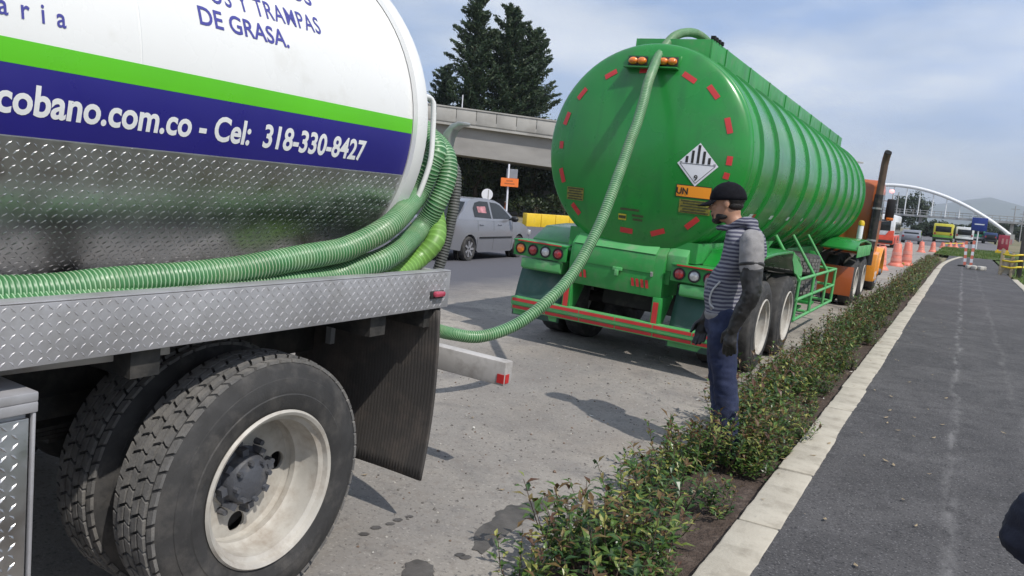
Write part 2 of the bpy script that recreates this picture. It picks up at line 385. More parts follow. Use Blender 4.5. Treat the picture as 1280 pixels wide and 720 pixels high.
path_m = ground_mat('path_asphalt', (.068, .065, .066), [
    ((.105, .10, .10), 'noise', (.8, .44, .62, .8)), ((.045, .043, .044), 'noise', (7, .48, .64, .7)), ((.115, .11, .112), 'noise', (14, .55, .68, .7)),
    ((.24, .23, .23), 'noise', (85, .57, .68, .85)), ((.016, .016, .018), 'noise', (65, .54, .65, .85)),
    ((.22, .21, .20), 'noise', (1.1, .60, .76, .30, (1, .5, 1))),
    ((.27, .26, .255), 'streak', (.13, .055, .20, .6)), ((.20, .19, .185), 'streak', (.62, .05, .25, .4))], .88, .6, 95)
kerb_m = ground_mat('kerb_concrete', (.43, .39, .32), [((.51, .47, .39), 'noise', (2.5, .45, .65, .8)),
    ((.28, .25, .20), 'noise', (6, .53, .70, .75)), ((.22, .19, .15), 'noise', (1.3, .56, .70, .5)), ((.25, .22, .19), 'noise', (30, .64, .76, .6))], .9, .4, 60)
soil_m = ground_mat('bed_soil', (.085, .062, .05), [((.15, .115, .095), 'noise', (14, .5, .66, .8)), ((.04, .03, .026), 'noise', (30, .52, .68, .8))], .95, 1.0, 45, .03)
grass_m = ground_mat('verge_grass', (.07, .105, .025), [((.14, .13, .05), 'noise', (.6, .5, .68, .7)), ((.05, .10, .018), 'noise', (5, .5, .7, .8))], .95, .8, 30, .03)
dry_m = ground_mat('dry_ground', (.20, .17, .105), [((.10, .11, .05), 'noise', (.08, .45, .62, .9)), ((.26, .22, .15), 'noise', (.7, .5, .7, .6))], .95, .5, 10, .05)

def sheet(name, xs, ys, zf, mat, parent=None):
    mb = MB(); nx = len(xs)
    mb.v = [(x, y, zf(x, y)) for y in ys for x in xs]
    mb.f = [(j*nx+i, j*nx+i+1, (j+1)*nx+i+1, (j+1)*nx+i) for j in range(len(ys)-1) for i in range(nx-1)]; mb.m = [0]*len(mb.f)
    return mb.build(name, mat, parent, smooth=60)
g = struct(sheet('ground', [-9000, -60, -23, 0, 60, 9000], [-600, -20, 100, 400, 2000, 14000], lambda x, y: -.06, dry_m))
ry = [-8, -4, 0, 3, 6, 10, 16, 24, 36, 60, 86]
ROAD = struct(sheet('road', [-23, -18, -13, -11, -10, -8, -7, -6.6, -6, -5.4, -5, -4, -3, -2, -1.5, -1.36], ry, lambda x, y: road_z(x)+(0 if x > -22 else 0), road_m))
far_road = struct(sheet('road', [-24, -12, 4.5], [86, 140, 330], lambda x, y: .005, ground_mat('far_asphalt', (.13, .125, .13), [((.2, .19, .18), 'noise', (.2, .5, .7, .6))])))
path = struct(sheet('path', [-.615, 0, .8, 1.70], [-6, 0, 4, 10, 20, 34, 40, 48, 57], lambda x, y: .096, path_m))
soil = struct(sheet('planting_bed', [-1.52+.06*i for i in range(13)], [-2+.12*i for i in range(410)],
    lambda x, y: .055*min(1, (x+1.52)/.2)+.03*(mnoise.noise(Vector((x*5, y*5, 0)))) - .012, soil_m))
verge = struct(sheet('verge', [1.86, 4, 9, 40], [-6, 10, 30, 60, 86], lambda x, y: .05+.02*math.sin(x*3+y), grass_m))
# kerbs: each stone is a piece of its own
def kerb(x0, x1, y0, y1, z1):
    mb = MB(); mb.box(x0+.03, x1-.03, y0, y1, -.05, z1-.03)
    k = struct(mb.build('kerb', kerb_m))
    y = y0; meshes = []
    for i in range(5):
        b = MB(); r = random.Random(i)
        n = 7; L_ = .985
        for j in range(n):
            pass
        b.box(x0, x1, 0, L_, -.04, z1); me = b.mesh('kerb_stone', kerb_m, bev=.012)
        bm = bmesh.new(); bm.from_mesh(me)
        bmesh.ops.subdivide_edges(bm, edges=[e for e in bm.edges if e.calc_length() > .5], cuts=14)
        for v in bm.verts:
            q = mnoise.noise_vector(Vector((v.co.x*4, v.co.y*7+i*9, v.co.z*6)))
            q2_ = mnoise.noise_vector(Vector((v.co.x*30, v.co.y*26+i*9, v.co.z*30))); v.co += Vector((q.x*.004+q2_.x*.004, 0, q.z*.003+q2_.z*.002))
        bm.to_mesh(me); bm.free(); me.shade_smooth(); me.set_sharp_from_angle(angle=.7); meshes.append(me)
    i = 0
    while y < y1:
        o = link('kerb_stone', meshes[rng.randrange(5)], k); o.location = (rng.uniform(-.006, .006), y, rng.uniform(-.006, .006)); o.rotation_euler = (rng.uniform(-.003, .003), 0, rng.uniform(-.006, .006))
        y += 1.0; i += 1
    return k
kerb(-.82, -.605, -3, 36, .10)
kerb(1.69, 1.87, 8, 33, .12)
# the kerb's bend where the path ends
mb = MB(); prev = None
kb = struct(MB().box(-.78, -.64, 36.02, 36.4, -.05, .05).build('kerb', kerb_m))
for i in range(20):
    a0, a1 = i/20, (i+.97)/20
    def q(t): return Vector((-.71+.75*t*t, 36.1+20*t, .03))
    b = MB(); b.bar(q(a0), q(a1), .19, .17); b.build('kerb_stone', kerb_m, kb, bev=.01)
# grass island beyond the path end
island = struct(sheet('grass_island', [-1.5, -1, 0, 1, 2, 3.4], [56.6, 60, 65, 70, 76, 80, 86], lambda x, y: .10+.05*math.sin(x*1.3+y*.4), grass_m))
grass_leaf = leafmat('grass_blades', (.05, .10, .015), (.11, .19, .03), (.2, .2, .07))
mb = MB()
for i in range(9000):
    x, y = rng.uniform(-1.5, 3.3), rng.uniform(56.6, 85)
    if rng.random() < .3: x, y = rng.uniform(1.9, 4.5), rng.uniform(9, 45)
    h = rng.uniform(.06, .2); a = rng.uniform(0, 6.28); w = .02; d = Vector((math.cos(a), math.sin(a), 0)); l = rng.uniform(-.06, .06)
    z = .06
    mb.add([(x-d.x*w, y-d.y*w, z), (x+d.x*w, y+d.y*w, z), (x+d.y*l, y+d.x*l, z+h)], [(0, 1, 2)])
tag(mb.build('grass', grass_leaf, None, smooth=0, kind='stuff', fixn=False), 'short green grass beyond the end of the asphalt path', 'grass')
# gravel on the shoulder
mb = MB()
for i in range(2600):
    x = -1.45-abs(rng.gauss(0, 1.5)); y = rng.uniform(2.6, 13)
    if rng.random() < .35: x = rng.uniform(-1.6, -1.1)
    if x < -5.5: continue
    s_ = rng.uniform(.003, .010)*(1.5 if rng.random() < .08 else 1); z = road_z(x)+s_*.3+(.03 if x > -1.4 else 0)
    vs = [(x+s_*rng.uniform(.6, 1.2)*math.cos(k*1.257), y+s_*rng.uniform(.6, 1.2)*math.sin(k*1.257), z+rng.uniform(-.2, .2)*s_) for k in range(5)]
    mb.add(vs+[(x, y, z+s_*.8), (x, y, z-s_)], [(k, (k+1) % 5, 5) for k in range(5)]+[((k+1) % 5, k, 6) for k in range(5)], rng.choice((0, 0, 0, 1, 2)))
tag(mb.build('gravel', [M('pebble_dark', (.13, .12, .11), .9), M('pebble_light', (.36, .34, .31), .9), M('pebble_brown', (.16, .11, .08), .9)], None, smooth=0, kind='stuff'), 'loose pebbles and grit scattered over the dusty shoulder', 'gravel')
# wet stains on the shoulder, thin sheets that follow the camber
wet = M('wet_stain', (.085, .077, .07), .55, var=.3, vs=14, bump=.25, bs=70, spec=.4)
def stain(pts, ring):
    base = [gnd(*p, 0) for p in pts]
    base = [gnd(p[0], p[1], road_z(b.x)) for p, b in zip(pts, base)]
    c_ = sum(base, Vector())/len(base); P = []
    n = len(base)
    for i in range(n):
        a, b = base[i], base[(i+1) % n]
        for k in range(6):
            q = a.lerp(b, k/6); nz = mnoise.noise(q*9)*.07+mnoise.noise(q*26)*.04
            q = q+(q-c_).normalized()*nz*ring; P.append((q.x, q.y, road_z(q.x)+.004))
    mb = MB(); mb.add(P+[(c_.x, c_.y, road_z(c_.x)+.004)], [(i, (i+1) % len(P), len(P)) for i in range(len(P))])
    mb.build('wet_stain', wet, ROAD, smooth=60)
stain([(588, 688), (596, 664), (618, 640), (650, 630), (685, 622), (700, 625), (678, 640), (650, 655), (622, 678), (604, 692)], .8)
stain([(503, 720), (508, 706), (522, 702), (540, 708), (548, 716), (530, 730)], .5)
for p in ((455, 668), (470, 660), (488, 655), (497, 650), (512, 646), (575, 694), (582, 697), (660, 612)):
    s_ = rng.uniform(3, 7); stain([(p[0]+s_*1.5*math.cos(k*1.05), p[1]+s_*.5*math.sin(k*1.05)) for k in range(6)], .08)
# dry leaves and scraps
mb = MB()
scr = []
for i in range(150):
    x, y = (rng.uniform(-3.2, -1.3), rng.uniform(3.2, 10)) if i % 3 == 0 else (rng.uniform(-1.35, -.62), rng.uniform(3, 12)) if i % 3 == 1 else (-.6+abs(rng.gauss(0, .45)), rng.uniform(3.4, 16))
    a = rng.uniform(0, 6.28); l = rng.uniform(.012, .03); d = Vector((math.cos(a), math.sin(a), 0)); e = Vector((-d.y, d.x, 0))*.4
    c_ = Vector((x, y, road_z(x)+.006 if x < -1.45 else .075 if x < -.83 else .108))
    mb.add([c_-d*l, c_+e*l, c_+d*l+Vector((0, 0, .006)), c_-e*l], [(0, 1, 2, 3)], rng.choice((0, 0, 1)) if x < -.83 else 0)
tag(mb.build('leaf_litter', [M('dry_leaf', (.30, .23, .14), .8), M('pale_scrap', (.6, .58, .52), .8)], None, smooth=0, kind='stuff', fixn=False), 'dry leaves and pale scraps littering the shoulder and bed', 'litter')
# far hills
hill_m = M('hill', (.06, .085, .06), .95, var=.35, vs=.004)
mb = MB(); N = 90; R0 = 5200
for j, (rr, hs) in enumerate(((R0, 0), (R0+900, .7), (R0+1700, 1.0), (R0+3200, .55), (R0+4500, 0))):
    for i in range(N+1):
        a = math.radians(-52+i*104/N)                       # azimuth from +Y
        deg = math.degrees(a)
        h = 215*math.exp(-((deg-1)/8)**2)+150*math.exp(-((deg+18)/11)**2)+130*math.exp(-((deg-16)/9)**2)+80
        h *= .8+.35*mnoise.fractal(Vector((deg*.16, j*.7, 3)), 1, 2, 5)
        mb.v.append((rr*math.sin(a), rr*math.cos(a), -10+h*hs))
for j in range(4):
    for i in range(N): mb.f.append((j*(N+1)+i, j*(N+1)+i+1, (j+1)*(N+1)+i+1, (j+1)*(N+1)+i)); mb.m.append(0)
struct(mb.build('hills', hill_m, smooth=80))
# ------------------------------------------------------------------ wheels
def truck_wheel(name, parent, loc, side, r=.495, w=.27, dish='out', lod=0, rim_r=.29, tread_blocks=True, rim_mat=None):
    """wheel part: tyre, tread, rim, hub as sub-parts; axis along x, outer face at +x*side"""
    wkey = (side, r, w, dish, lod, tread_blocks, rim_mat)
    me = WHEELS.get(wkey)
    if me is None:
        n = 72 if lod == 0 else 36
        s_ = side; rim_mat_ = rim_mat or K['rim']
        # tyre carcass; h=0 is the outer face
        t = MB(); hw = w/2
        prof = [(rim_r-.012, -.035), (rim_r+.004, -.012), (rim_r+.03, -.002), (rim_r+.07, .004), (rim_r+.074, .001), (rim_r+.10, .003), (r-.075, -.006), (r-.073, -.010), (r-.045, -.020), (r-.022, -.032), (r-.013, -.045),
                (r-.013, -w+.045), (r-.022, -w+.032), (r-.06, -w+.012), (rim_r+.06, -w-.004), (rim_r-.012, -w+.035)]
        t.lathe((0, 0, 0), (s_, 0, 0), [(a, h) for a, h in prof]+[prof[0]], n)
        tyre = t.mesh('tyre', K['rubber'], 40)
        tr = None
        if tread_blocks:
            b = MB(); rows = 6; na = 52 if lod == 0 else 30; bw = (w-.075)/rows
            for i in range(rows):
                h0 = -.030-i*(w-.06)/rows; h1 = h0-(w-.06)/rows+.0105
                for k in range(na):
                    off = (i*.37) % 1; ga = .19
                    zz = .10 if (k+i) % 2 else 0
                    a0 = (k+off+ga/2)/na*2*math.pi; a1 = (k+off+1-ga/2)/na*2*math.pi
                    sk = (.22/na*2*math.pi)*(1 if i % 2 else -1)
                    ro = r if 0 < i < rows-1 else r-.004
                    vs = []
                    for rr in (ro-.016, ro-(0 if 0 < i < rows-1 else .004)):
                        for (aa, hh) in ((a0+sk, h0), (a1+sk, h0), ((a1), h1), ((a0), h1)):
                            vs.append((s_*hh, rr*math.cos(aa), rr*math.sin(aa)))
                    b.add(vs, [(0, 1, 2, 3), (4, 7, 6, 5), (0, 4, 5, 1), (1, 5, 6, 2), (2, 6, 7, 3), (3, 7, 4, 0)])
            tr = b.mesh('tread', K['tread'], 0)
        # rim
        q = MB()
        if dish == 'out':      # deep dish seen from outside
            zd = -.20
            pr = [(rim_r-.002, -.03), (rim_r+.012, -.004), (rim_r+.004, .006), (rim_r-.008, .0), (rim_r-.014, -.02), (rim_r-.03, -.03), (rim_r-.033, -.125), (rim_r-.046, -.140), (rim_r-.046, -.165), (rim_r-.040, -.172), (rim_r-.044, zd+.012), (rim_r-.05, zd)]
            q.lathe((0, 0, 0), (s_, 0, 0), pr, n)
            q.m = q.m[:-2]; q.f = q.f[:-2]       # open barrel, no caps
            pr2 = [(rim_r-.052, zd-.004), (rim_r-.05, zd-.02), (rim_r-.04, -w+.03), (rim_r+.01, -w)]
            q2 = MB(); q2.lathe((0, 0, 0), (s_, 0, 0), pr2, n); q2.f = q2.f[:-2]; q2.m = q2.m[:-2]
            q.add(q2.v, q2.f)
            if lod == 0:
                holes = [circ2(.190*math.cos(a), .190*math.sin(a), .040, 20) for a in (math.radians(2+90*k_) for k_ in range(4))]
                vs, fs = curve_plate([circ2(0, 0, rim_r-.047, 48), circ2(0, 0, .085, 32)]+holes, .012)
                q.add([(s_*(zd+v.z), v.x, v.y) for v in vs], fs)
                q.lathe((s_*(zd+.004), 0, 0), (s_, 0, 0), [(.125, .0), (.122, .008), (.095, .01), (.09, 0)], 40)
            else: q.lathe((s_*zd, 0, 0), (s_, 0, 0), [(rim_r-.046, 0), (.14, .01), (.12, .03), (.0001, .03)], n)
        else:
            q.lathe((0, 0, 0), (s_, 0, 0), [(rim_r-.002, -.03), (rim_r+.012, -.004), (rim_r, .004), (rim_r-.02, -.02), (rim_r-.04, -.06), (.17, -.03), (.15, .02), (.12, .03), (.0001, .035)], n)
        rim = q.mesh('rim', rim_mat_, 40)
        h = MB()
        if dish == 'out':
            h.lathe((s_*-.20, 0, 0), (s_, 0, 0), [(.118, 0), (.118, .02), (.100, .03), (.094, .065), (.084, .08), (.066, .084), (.055, .092), (.0001, .096)], 28)
            for k_ in range(8):
                a = k_*math.pi/4+.2; p = Vector((0, math.cos(a), math.sin(a)))
                h.cyl(p*.142+Vector((s_*-.197, 0, 0)), p*.142+Vector((s_*-.158, 0, 0)), .014, .011, 8)
                h.cyl(p*.076+Vector((s_*-.12, 0, 0)), p*.076+Vector((s_*-.10, 0, 0)), .011, .010, 7)
                h.obox(p*.112+Vector((s_*-.16, 0, 0)), (.05, .026, .028), Matrix.Rotation(a, 3, 'X'))
        else: h.lathe((0, 0, 0), (s_, 0, 0), [(.10, .0), (.08, .08), (.06, .1), (.0001, .1)], 20)
        hub = h.mesh('hub', K['hub'], 40, bev=0)
        me = WHEELS[wkey] = (tyre, tr, rim, hub)
    wo_ = link(name, me[0], parent); wo_.location = loc
    if me[1]: link('tread', me[1], wo_, 'stuff')
    link('rim', me[2], wo_); link('hub', me[3], wo_)
    return wo_
WHEELS = {}
def lugs(mb, fn, u0, u1, v0, v1, pitch=.030, L=.0125, W=.0042, H=.0028):
    """raised tread-plate lugs; fn(u, v) -> point, normal, du, dv"""
    nu = int((u1-u0)/pitch); nv = int((v1-v0)/pitch)
    for i in range(nu):
        for j in range(nv):
            u = u0+(i+.5)*pitch; v = v0+(j+.5)*pitch
            p, n_, a, b = fn(u, v)
            d = (a+b if (i+j) % 2 else a-b).normalized(); e = n_.cross(d)
            mb.add([p-d*L, p+e*W, p+d*L, p-e*W, p-d*L*.45+n_*H, p+d*L*.45+n_*H], [(0, 3, 5, 4), (3, 2, 5), (2, 1, 5), (1, 0, 4, 5)])

# ------------------------------------------------------------------ white vacuum tanker
TA, TB, TZ, TY1, TY0 = 1.125, .862, 1.866, 2.865, -2.6
wt = thing('tanker_truck', 'white tanker truck with blue and lime stripes and coiled hoses on its deck', 'truck', tuple(WT.o), ry=math.radians(TILT))
def tpt(phi, y, off=0.0):
    n_ = Vector((math.cos(phi)/TA, 0, math.sin(phi)/TB)).normalized()
    return Vector((TA*math.cos(phi), y, TZ+TB*math.sin(phi)))+n_*off, n_
def tphi(z): return math.asin(max(-1, min(1, (z-TZ)/TB)))
def tank_hit(x, y):
    C, d = WT.rl(x, y); A = (d[0]/TA)**2+(d[2]/TB)**2; B = 2*(C[0]*d[0]/TA**2+(C[2]-TZ)*d[2]/TB**2); D = (C[0]/TA)**2+((C[2]-TZ)/TB)**2-1
    disc = max(0, B*B-4*A*D); t = (-B-math.sqrt(disc))/(2*A); p = C+t*d
    return p[1], math.atan2((p[2]-TZ)/TB, p[0]/TA)
mb = MB(); NP = 96
st = [(TY0-.22, .02), (TY0-.20, .35), (TY0-.15, .7), (TY0-.06, .92), (TY0, 1)]+[(TY0+(TY1-TY0)*k/24, 1) for k in range(1, 25)]+[(TY1+.03, .955), (TY1+.10, .8), (TY1+.16, .5), (TY1+.18, .02)]
for y, s_ in st:
    for k in range(NP):
        a = 2*math.pi*k/NP; mb.v.append((TA*s_*math.cos(a), y, TZ+TB*s_*math.sin(a)))
for j in range(len(st)-1):
    for k in range(NP): mb.f.append((j*NP+k, j*NP+(k+1) % NP, (j+1)*NP+(k+1) % NP, (j+1)*NP+k)); mb.m.append(0)
mb.f += [tuple(range(NP)), tuple((len(st)-1)*NP+k for k in range(NP))]; mb.m += [0, 0]
tank = mb.build('tank', K['white'], wt, 40)
def band(y0, y1, p0, p1, off, mat, name, parent, n=14, edge=0):
    """strip of film or sheet over the tank from angle p0 to p1"""
    mb = MB()
    for y in (y0, y1):
        for k in range(n+1):
            mb.v.append(tuple(tpt(p0+(p1-p0)*k/n, y, off)[0]))
    mb.f = [(k, k+1, n+2+k, n+1+k) for k in range(n)]; mb.m = [0]*n
    if edge:
        o = len(mb.v)
        for y in (y0, y1):
            for k in range(n+1): mb.v.append(tuple(tpt(p0+(p1-p0)*k/n, y, off-edge)[0]))
        mb.f += [(k, k+1, o+k+1, o+k) for k in range(n)]+[(n+1+k, n+2+k, o+n+2+k, o+n+1+k) for k in range(n)]+[(0, n+1, o+n+1, o), (n, 2*n+1, o+2*n+1, o+n)]
        mb.m += [0]*(2*n+2)
    return mb.build(name, mat, parent, 40)
yb, pb0 = tank_hit(503.5, 218.7); _, pb1 = tank_hit(511, 167.5); _, pg1 = tank_hit(513, 150)
_, q0 = tank_hit(2, 167); _, q1 = tank_hit(2, 75); _, q2 = tank_hit(2, 42.5)
pb0 = (pb0+q0)/2; pb1 = (pb1+q1)/2; pg1 = (pg1+q2)/2
YE = yb-.005
band(TY0+.05, YE, pb0, pb1, .0020, K['blue'], 'blue_stripe', tank)
band(TY0+.05, YE, pb1, pg1, .0024, K['lime'], 'lime_stripe', tank)
# rear rim ring and weld seam
mb = MB()
for (y, s_) in ((TY1-.075, 1.004), (TY1-.07, 1.022), (TY1-.012, 1.030), (TY1+.004, 1.022), (TY1+.008, .99)):
    for k in range(NP):
        a = 2*math.pi*k/NP; mb.v.append((TA*s_*math.cos(a), y, TZ+TB*s_*math.sin(a)))
for j in range(4):
    for k in range(NP): mb.f.append((j*NP+k, j*NP+(k+1) % NP, (j+1)*NP+(k+1) % NP, (j+1)*NP+k)); mb.m.append(0)
mb.build('rim_ring', K['white'], tank, 50)
ys, ps = tank_hit(177, 60)
for yy in (ys, ys-1.55):
    mb = MB(); mb.tube([tpt(-.9+2.4*k/40, yy, -.0032)[0] for k in range(41)], .005, 8); mb.build('weld_seam', K['white'], tank)
# tread plate skirt
psk = -1.15
band(TY0+.05, YE+.012, psk, pb0-.004, .005, K['tread_plate'], 'skirt_plate', tank, 24, edge=.004)
mb = MB()
def fsk(u, v):
    phi = pb0-.012-v/.93; p, n_ = tpt(phi, u, .005); t = Vector((-TA*math.sin(phi), 0, TB*math.cos(phi))).normalized(); return p, n_, Vector((0, 1, 0)), t
lugs(mb, fsk, .55, YE, 0, .62, .0230, .0105, .0032, .0017)
mb.build('skirt_lugs', K['tread_plate'], tank, smooth=0, kind='stuff', fixn=False)
# lettering wrapped on the tank
def arc_table():
    t = []; s_ = 0; phi = -.6; prev = None
    while phi < 1.2:
        p, _ = tpt(phi, 0)
        if prev is not None: s_ += (p-prev).length
        t.append((s_, phi)); prev = p; phi += .01
    return t
ARC = arc_table()
def arc_phi(phi0, ds):
    s0 = np.interp(phi0, [a[1] for a in ARC], [a[0] for a in ARC]); return float(np.interp(s0+ds, [a[0] for a in ARC], [a[1] for a in ARC]))
def arc_s(phi): return float(np.interp(phi, [a[1] for a in ARC], [a[0] for a in ARC]))
def lettering(body, left, right, top, mat, name, bold=.0, spacing=1., off=.0014, ref='E'):
    """left/right: pixels of the baseline ends, top: pixel at the top of a tall letter near the right end"""
    y0, p0 = tank_hit(*left); y1, p1 = tank_hit(*right); yt, pt = tank_hit(*top)
    vs, fs = text_geo(body, 1, bold, spacing)
    mx_ = max(v.x for v in vs); mn = min(v.x for v in vs); hh = max(v.y for v in text_geo(ref, 1, bold)[0])
    ps_ = (p0+p1)/2; H = arc_s(pt)-arc_s(p1); sx = (y1-y0)/(mx_-mn); sy = H/hh
    me = bpy.data.meshes.new('t'); me.from_pydata([((v.x-mn)*sx, v.y*sy, 0) for v in vs], [], fs)
    bm = bmesh.new(); bm.from_mesh(me); bmesh.ops.remove_doubles(bm, verts=bm.verts, dist=1e-5)
    for k in range(-2, 8):
        bmesh.ops.bisect_plane(bm, geom=bm.verts[:]+bm.edges[:]+bm.faces[:], plane_co=(0, k*H/5, 0), plane_no=(0, 1, 0))
    for v in bm.verts:
        u = v.co.x; phi = arc_phi(p0+(p1-p0)*u/(y1-y0), v.co.y); v.co = tpt(phi, y0+u, off)[0]
    bm.verts.index_update(); seen = set()
    for v0 in bm.verts:                 # every letter is a piece of its own
        if v0.index in seen: continue
        st_ = [v0]; seen.add(v0.index); isl = []
        while st_:
            q = st_.pop(); isl.append(q)
            for e in q.link_edges:
                w_ = e.other_vert(q)
                if w_.index not in seen: seen.add(w_.index); st_.append(w_)
        ix = {q.index: i for i, q in enumerate(isl)}; fs_ = {f for q in isl for f in q.link_faces}
        if not fs_: continue
        m2 = bpy.data.meshes.new('letter'); m2.from_pydata([tuple(q.co) for q in isl], [], [tuple(ix[q.index] for q in f.verts) for f in fs_]); m2.materials.append(mat); link('letter', m2, tank)
    bm.free()
lettering('cobano.com.co - Cel:  318-330-8427', (-8, 137), (453, 200), (455.5, 176), K['letter_white'], 'lettering', .027, 1, .0032, '7')
lettering('DE GRASA.', (250, 29.5), (362, 60), (363, 41), K['letter_blue'], 'lettering', .015)
lettering('OS Y TRAMPAS', (263, 2), (402, 43), (404, 25.5), K['letter_blue'], 'lettering', .008, 1.12)
lettering('LOS', (352, -7), (391, 8), (392, -9), K['letter_blue'], 'lettering', .012)
lettering('aria', (-3, 16), (83, 35.5), (84, 12), K['letter_blue'], 'lettering', .012, 1.9)
# deck with tread-plate side rail
DZ, DB = 1.25, 1.08
mb = MB(); mb.box(-1.20, 1.222, TY0, 3.04, DZ-.12, DZ-.088); mb.build('deck_floor', K['deck_plate'], wt)
for s_ in (1, -1):
    x0, x1 = (1.20, 1.23) if s_ > 0 else (-1.23, -1.20)
    mb = MB(); mb.box(x0, x1, TY0, 3.055, DB, DZ); mb.box(min(x0, x1-.06) if s_ > 0 else x0, x1 if s_ > 0 else x0+.06, TY0, 3.055, DZ, DZ+.006)
    mb.build('side_rail', K['deck_plate'], wt, bev=.003)
mb = MB(); mb.box(-1.2, 1.2, 3.02, 3.05, DB+.01, DZ-.004); mb.build('rear_rail', K['deck_plate'], wt, bev=.003)
mb = MB()
lugs(mb, lambda u, v: (Vector((1.230, u, v)), Vector((1, 0, 0)), Vector((0, 1, 0)), Vector((0, 0, 1))), .7, 3.05, DB+.004, DZ, .0235, .0112, .0036, .0016)
mb.build('side_rail_lugs', K['deck_plate'], wt, smooth=0, kind='stuff', fixn=False)
mb = MB(); mb.prism([(1.02, DB), (1.22, DB), (1.22, DB-.02), (1.12, DB-.13), (1.02, DB-.13)], 3.0, 3.012, 1); mb.build('corner_gusset', K['chassis'], wt)
p = WT.plane(546, 367, 0, 1.232); mb = MB()
mb.obox((p.x+.012, p.y, p.z), (.03, .075, .026)); mb.build('marker_lamp', K['pink_lens'], wt, bev=.008)
mb = MB(); mb.obox((p.x+.002, p.y-.002, p.z-.004), (.012, .10, .036)); mb.build('lamp_base', K['chassis'], wt, bev=.003)
# toolbox
BE = WT.plane(48, 520, 0, 1.235).y; DE_ = WT.plane(36, 540, 0, 1.226).y
mb = MB(); mb.box(.62, 1.215, -.6, BE-.02, .30, .985); mb.build('toolbox', K['deck_plate'], wt, bev=.006)
tb = wt.children[-1]
mb = MB(); mb.box(.60, 1.235, -.62, BE, .985, 1.012); mb.box(1.215, 1.235, -.62, BE, .955, .985); mb.box(1.2152, 1.232, DE_+.006, BE-.003, .30, .955); mb.build('lid', K['deck_plate'], tb, bev=.004)
mb = MB(); mb.box(1.2151, 1.226, -.5, DE_, .34, .94); mb.build('door', K['tread_plate'], tb, bev=.003)
mb = MB(); lugs(mb, lambda u, v: (Vector((1.2262, u, v)), Vector((1, 0, 0)), Vector((0, 1, 0)), Vector((0, 0, 1))), .5, DE_, .35, .94, .028, .0135, .0048, .003)
mb.build('door_lugs', K['tread_plate'], tb, smooth=0, kind='stuff', fixn=False)
# chassis
for s_ in (-1, 1):
    mb = MB(); mb.box(s_*.43-.04, s_*.43+.04, TY0, 3.3, .72, .98); mb.build('frame_rail', K['chassis'], wt, bev=.005)
for y in (-1.6, -.4, .9, 1.5, 2.6, 2.98):
    mb = MB(); mb.box(-1.19, 1.19, y-.05, y+.05, .985, DZ-.052); mb.build('cross_member', K['chassis'], wt)
mb = MB(); mb.cyl((-1.0, 2.03, .475), (1.0, 2.03, .475), .075, n=16); mb.sphere((0, 2.03, .475), (.2, .22, .22)); mb.build('axle', K['chassis'], wt)
for s_ in (-1, 1):
    mb = MB()
    for k in range(6): mb.box(s_*.5-.04, s_*.5+.04, 1.35+.08*k, 2.7-.08*k, .62-.016*k, .634-.016*k)
    mb.build('leaf_spring', K['chassis'], wt)
    truck_wheel('wheel', wt, (s_*1.232, 2.03, .475), s_, dish='out')
    truck_wheel('wheel', wt, (s_*(1.232-.325), 2.03, .475), s_, dish='in')
    truck_wheel('wheel', wt, (s_*1.2, -3.6, .475), s_, dish='in', lod=1)
    mb = MB(); n = 14                                   # mud flap, slightly curled, with fine ribs
    for j in range(n+1):
        z = 1.07-(1.07-.24)*j/n; yy = 3.0+.03*math.sin(j/n*2.2)-.045*(j/n)**2
        for k in range(301):
            x = (.34+(1.232-.34)*k/300); mb.v.append((s_*x, yy-.012+.0024*(1 if k % 6 < 3 else -1)+.012*math.sin(x*5+j*.2), z))
    W_ = 301
    mb.f = [(j*W_+k, j*W_+k+1, (j+1)*W_+k+1, (j+1)*W_+k) for j in range(n) for k in range(W_-1)]; mb.m = [0]*len(mb.f)
    fl = mb.build('mud_flap', K['flap'], wt, smooth=20)
    md = fl.modifiers.new('s', 'SOLIDIFY'); md.thickness = .012
mb = MB(); p = WT.plane(416, 405, 1, 2.93); mb.box(p.x-.012, p.x+.02, 2.90, 2.93, .80, 1.08); mb.build('flap_hanger', K['galv'], wt)
mb = MB(); mb.bar((.95, 1.15, 1.02), (1.12, 1.62, 1.06), .09, .05); mb.build('step_bracket', K['steel'], wt, bev=.004)
# rear underrun beam
mb = MB(); mb.box(-1.25, 1.245, 3.66, 3.74, .585, .72)
bmw = mb.build('underrun_beam', M('worn_white', (.42, .40, .385), .6, var=.12, vs=5, dirt=((.2, .18, .16), .45, 9), bump=.1, bs=30), wt, bev=.006)
mb = MB(); mb.box(1.2455, 1.249, 3.668, 3.705, .60, .65); mb.build('red_patch', K['red_tape'], bmw)
mb = MB(); mb.box(1.20, 1.244, 3.6555, 3.659, .60, .65); mb.build('red_patch', K['red_tape'], bmw)
for s_ in (-.43, .43):
    mb = MB(); mb.prism([(3.25, .98), (3.25, .75), (3.60, .60), (3.66, .60), (3.66, .72), (3.40, .98)], s_-.03, s_+.03, 0); mb.build('beam_bracket', K['chassis'], wt)
mb = MB(); mb.cyl((0, TY1+.1, 1.4), (0, 3.2, 1.4), .075); mb.cyl((0, 3.18, 1.4), (0, 3.2, 1.4), .1); mb.cyl((0, 3.15, 1.4), (0, 3.25, 1.0), .06); mb.build('outlet_valve', K['steel'], wt)
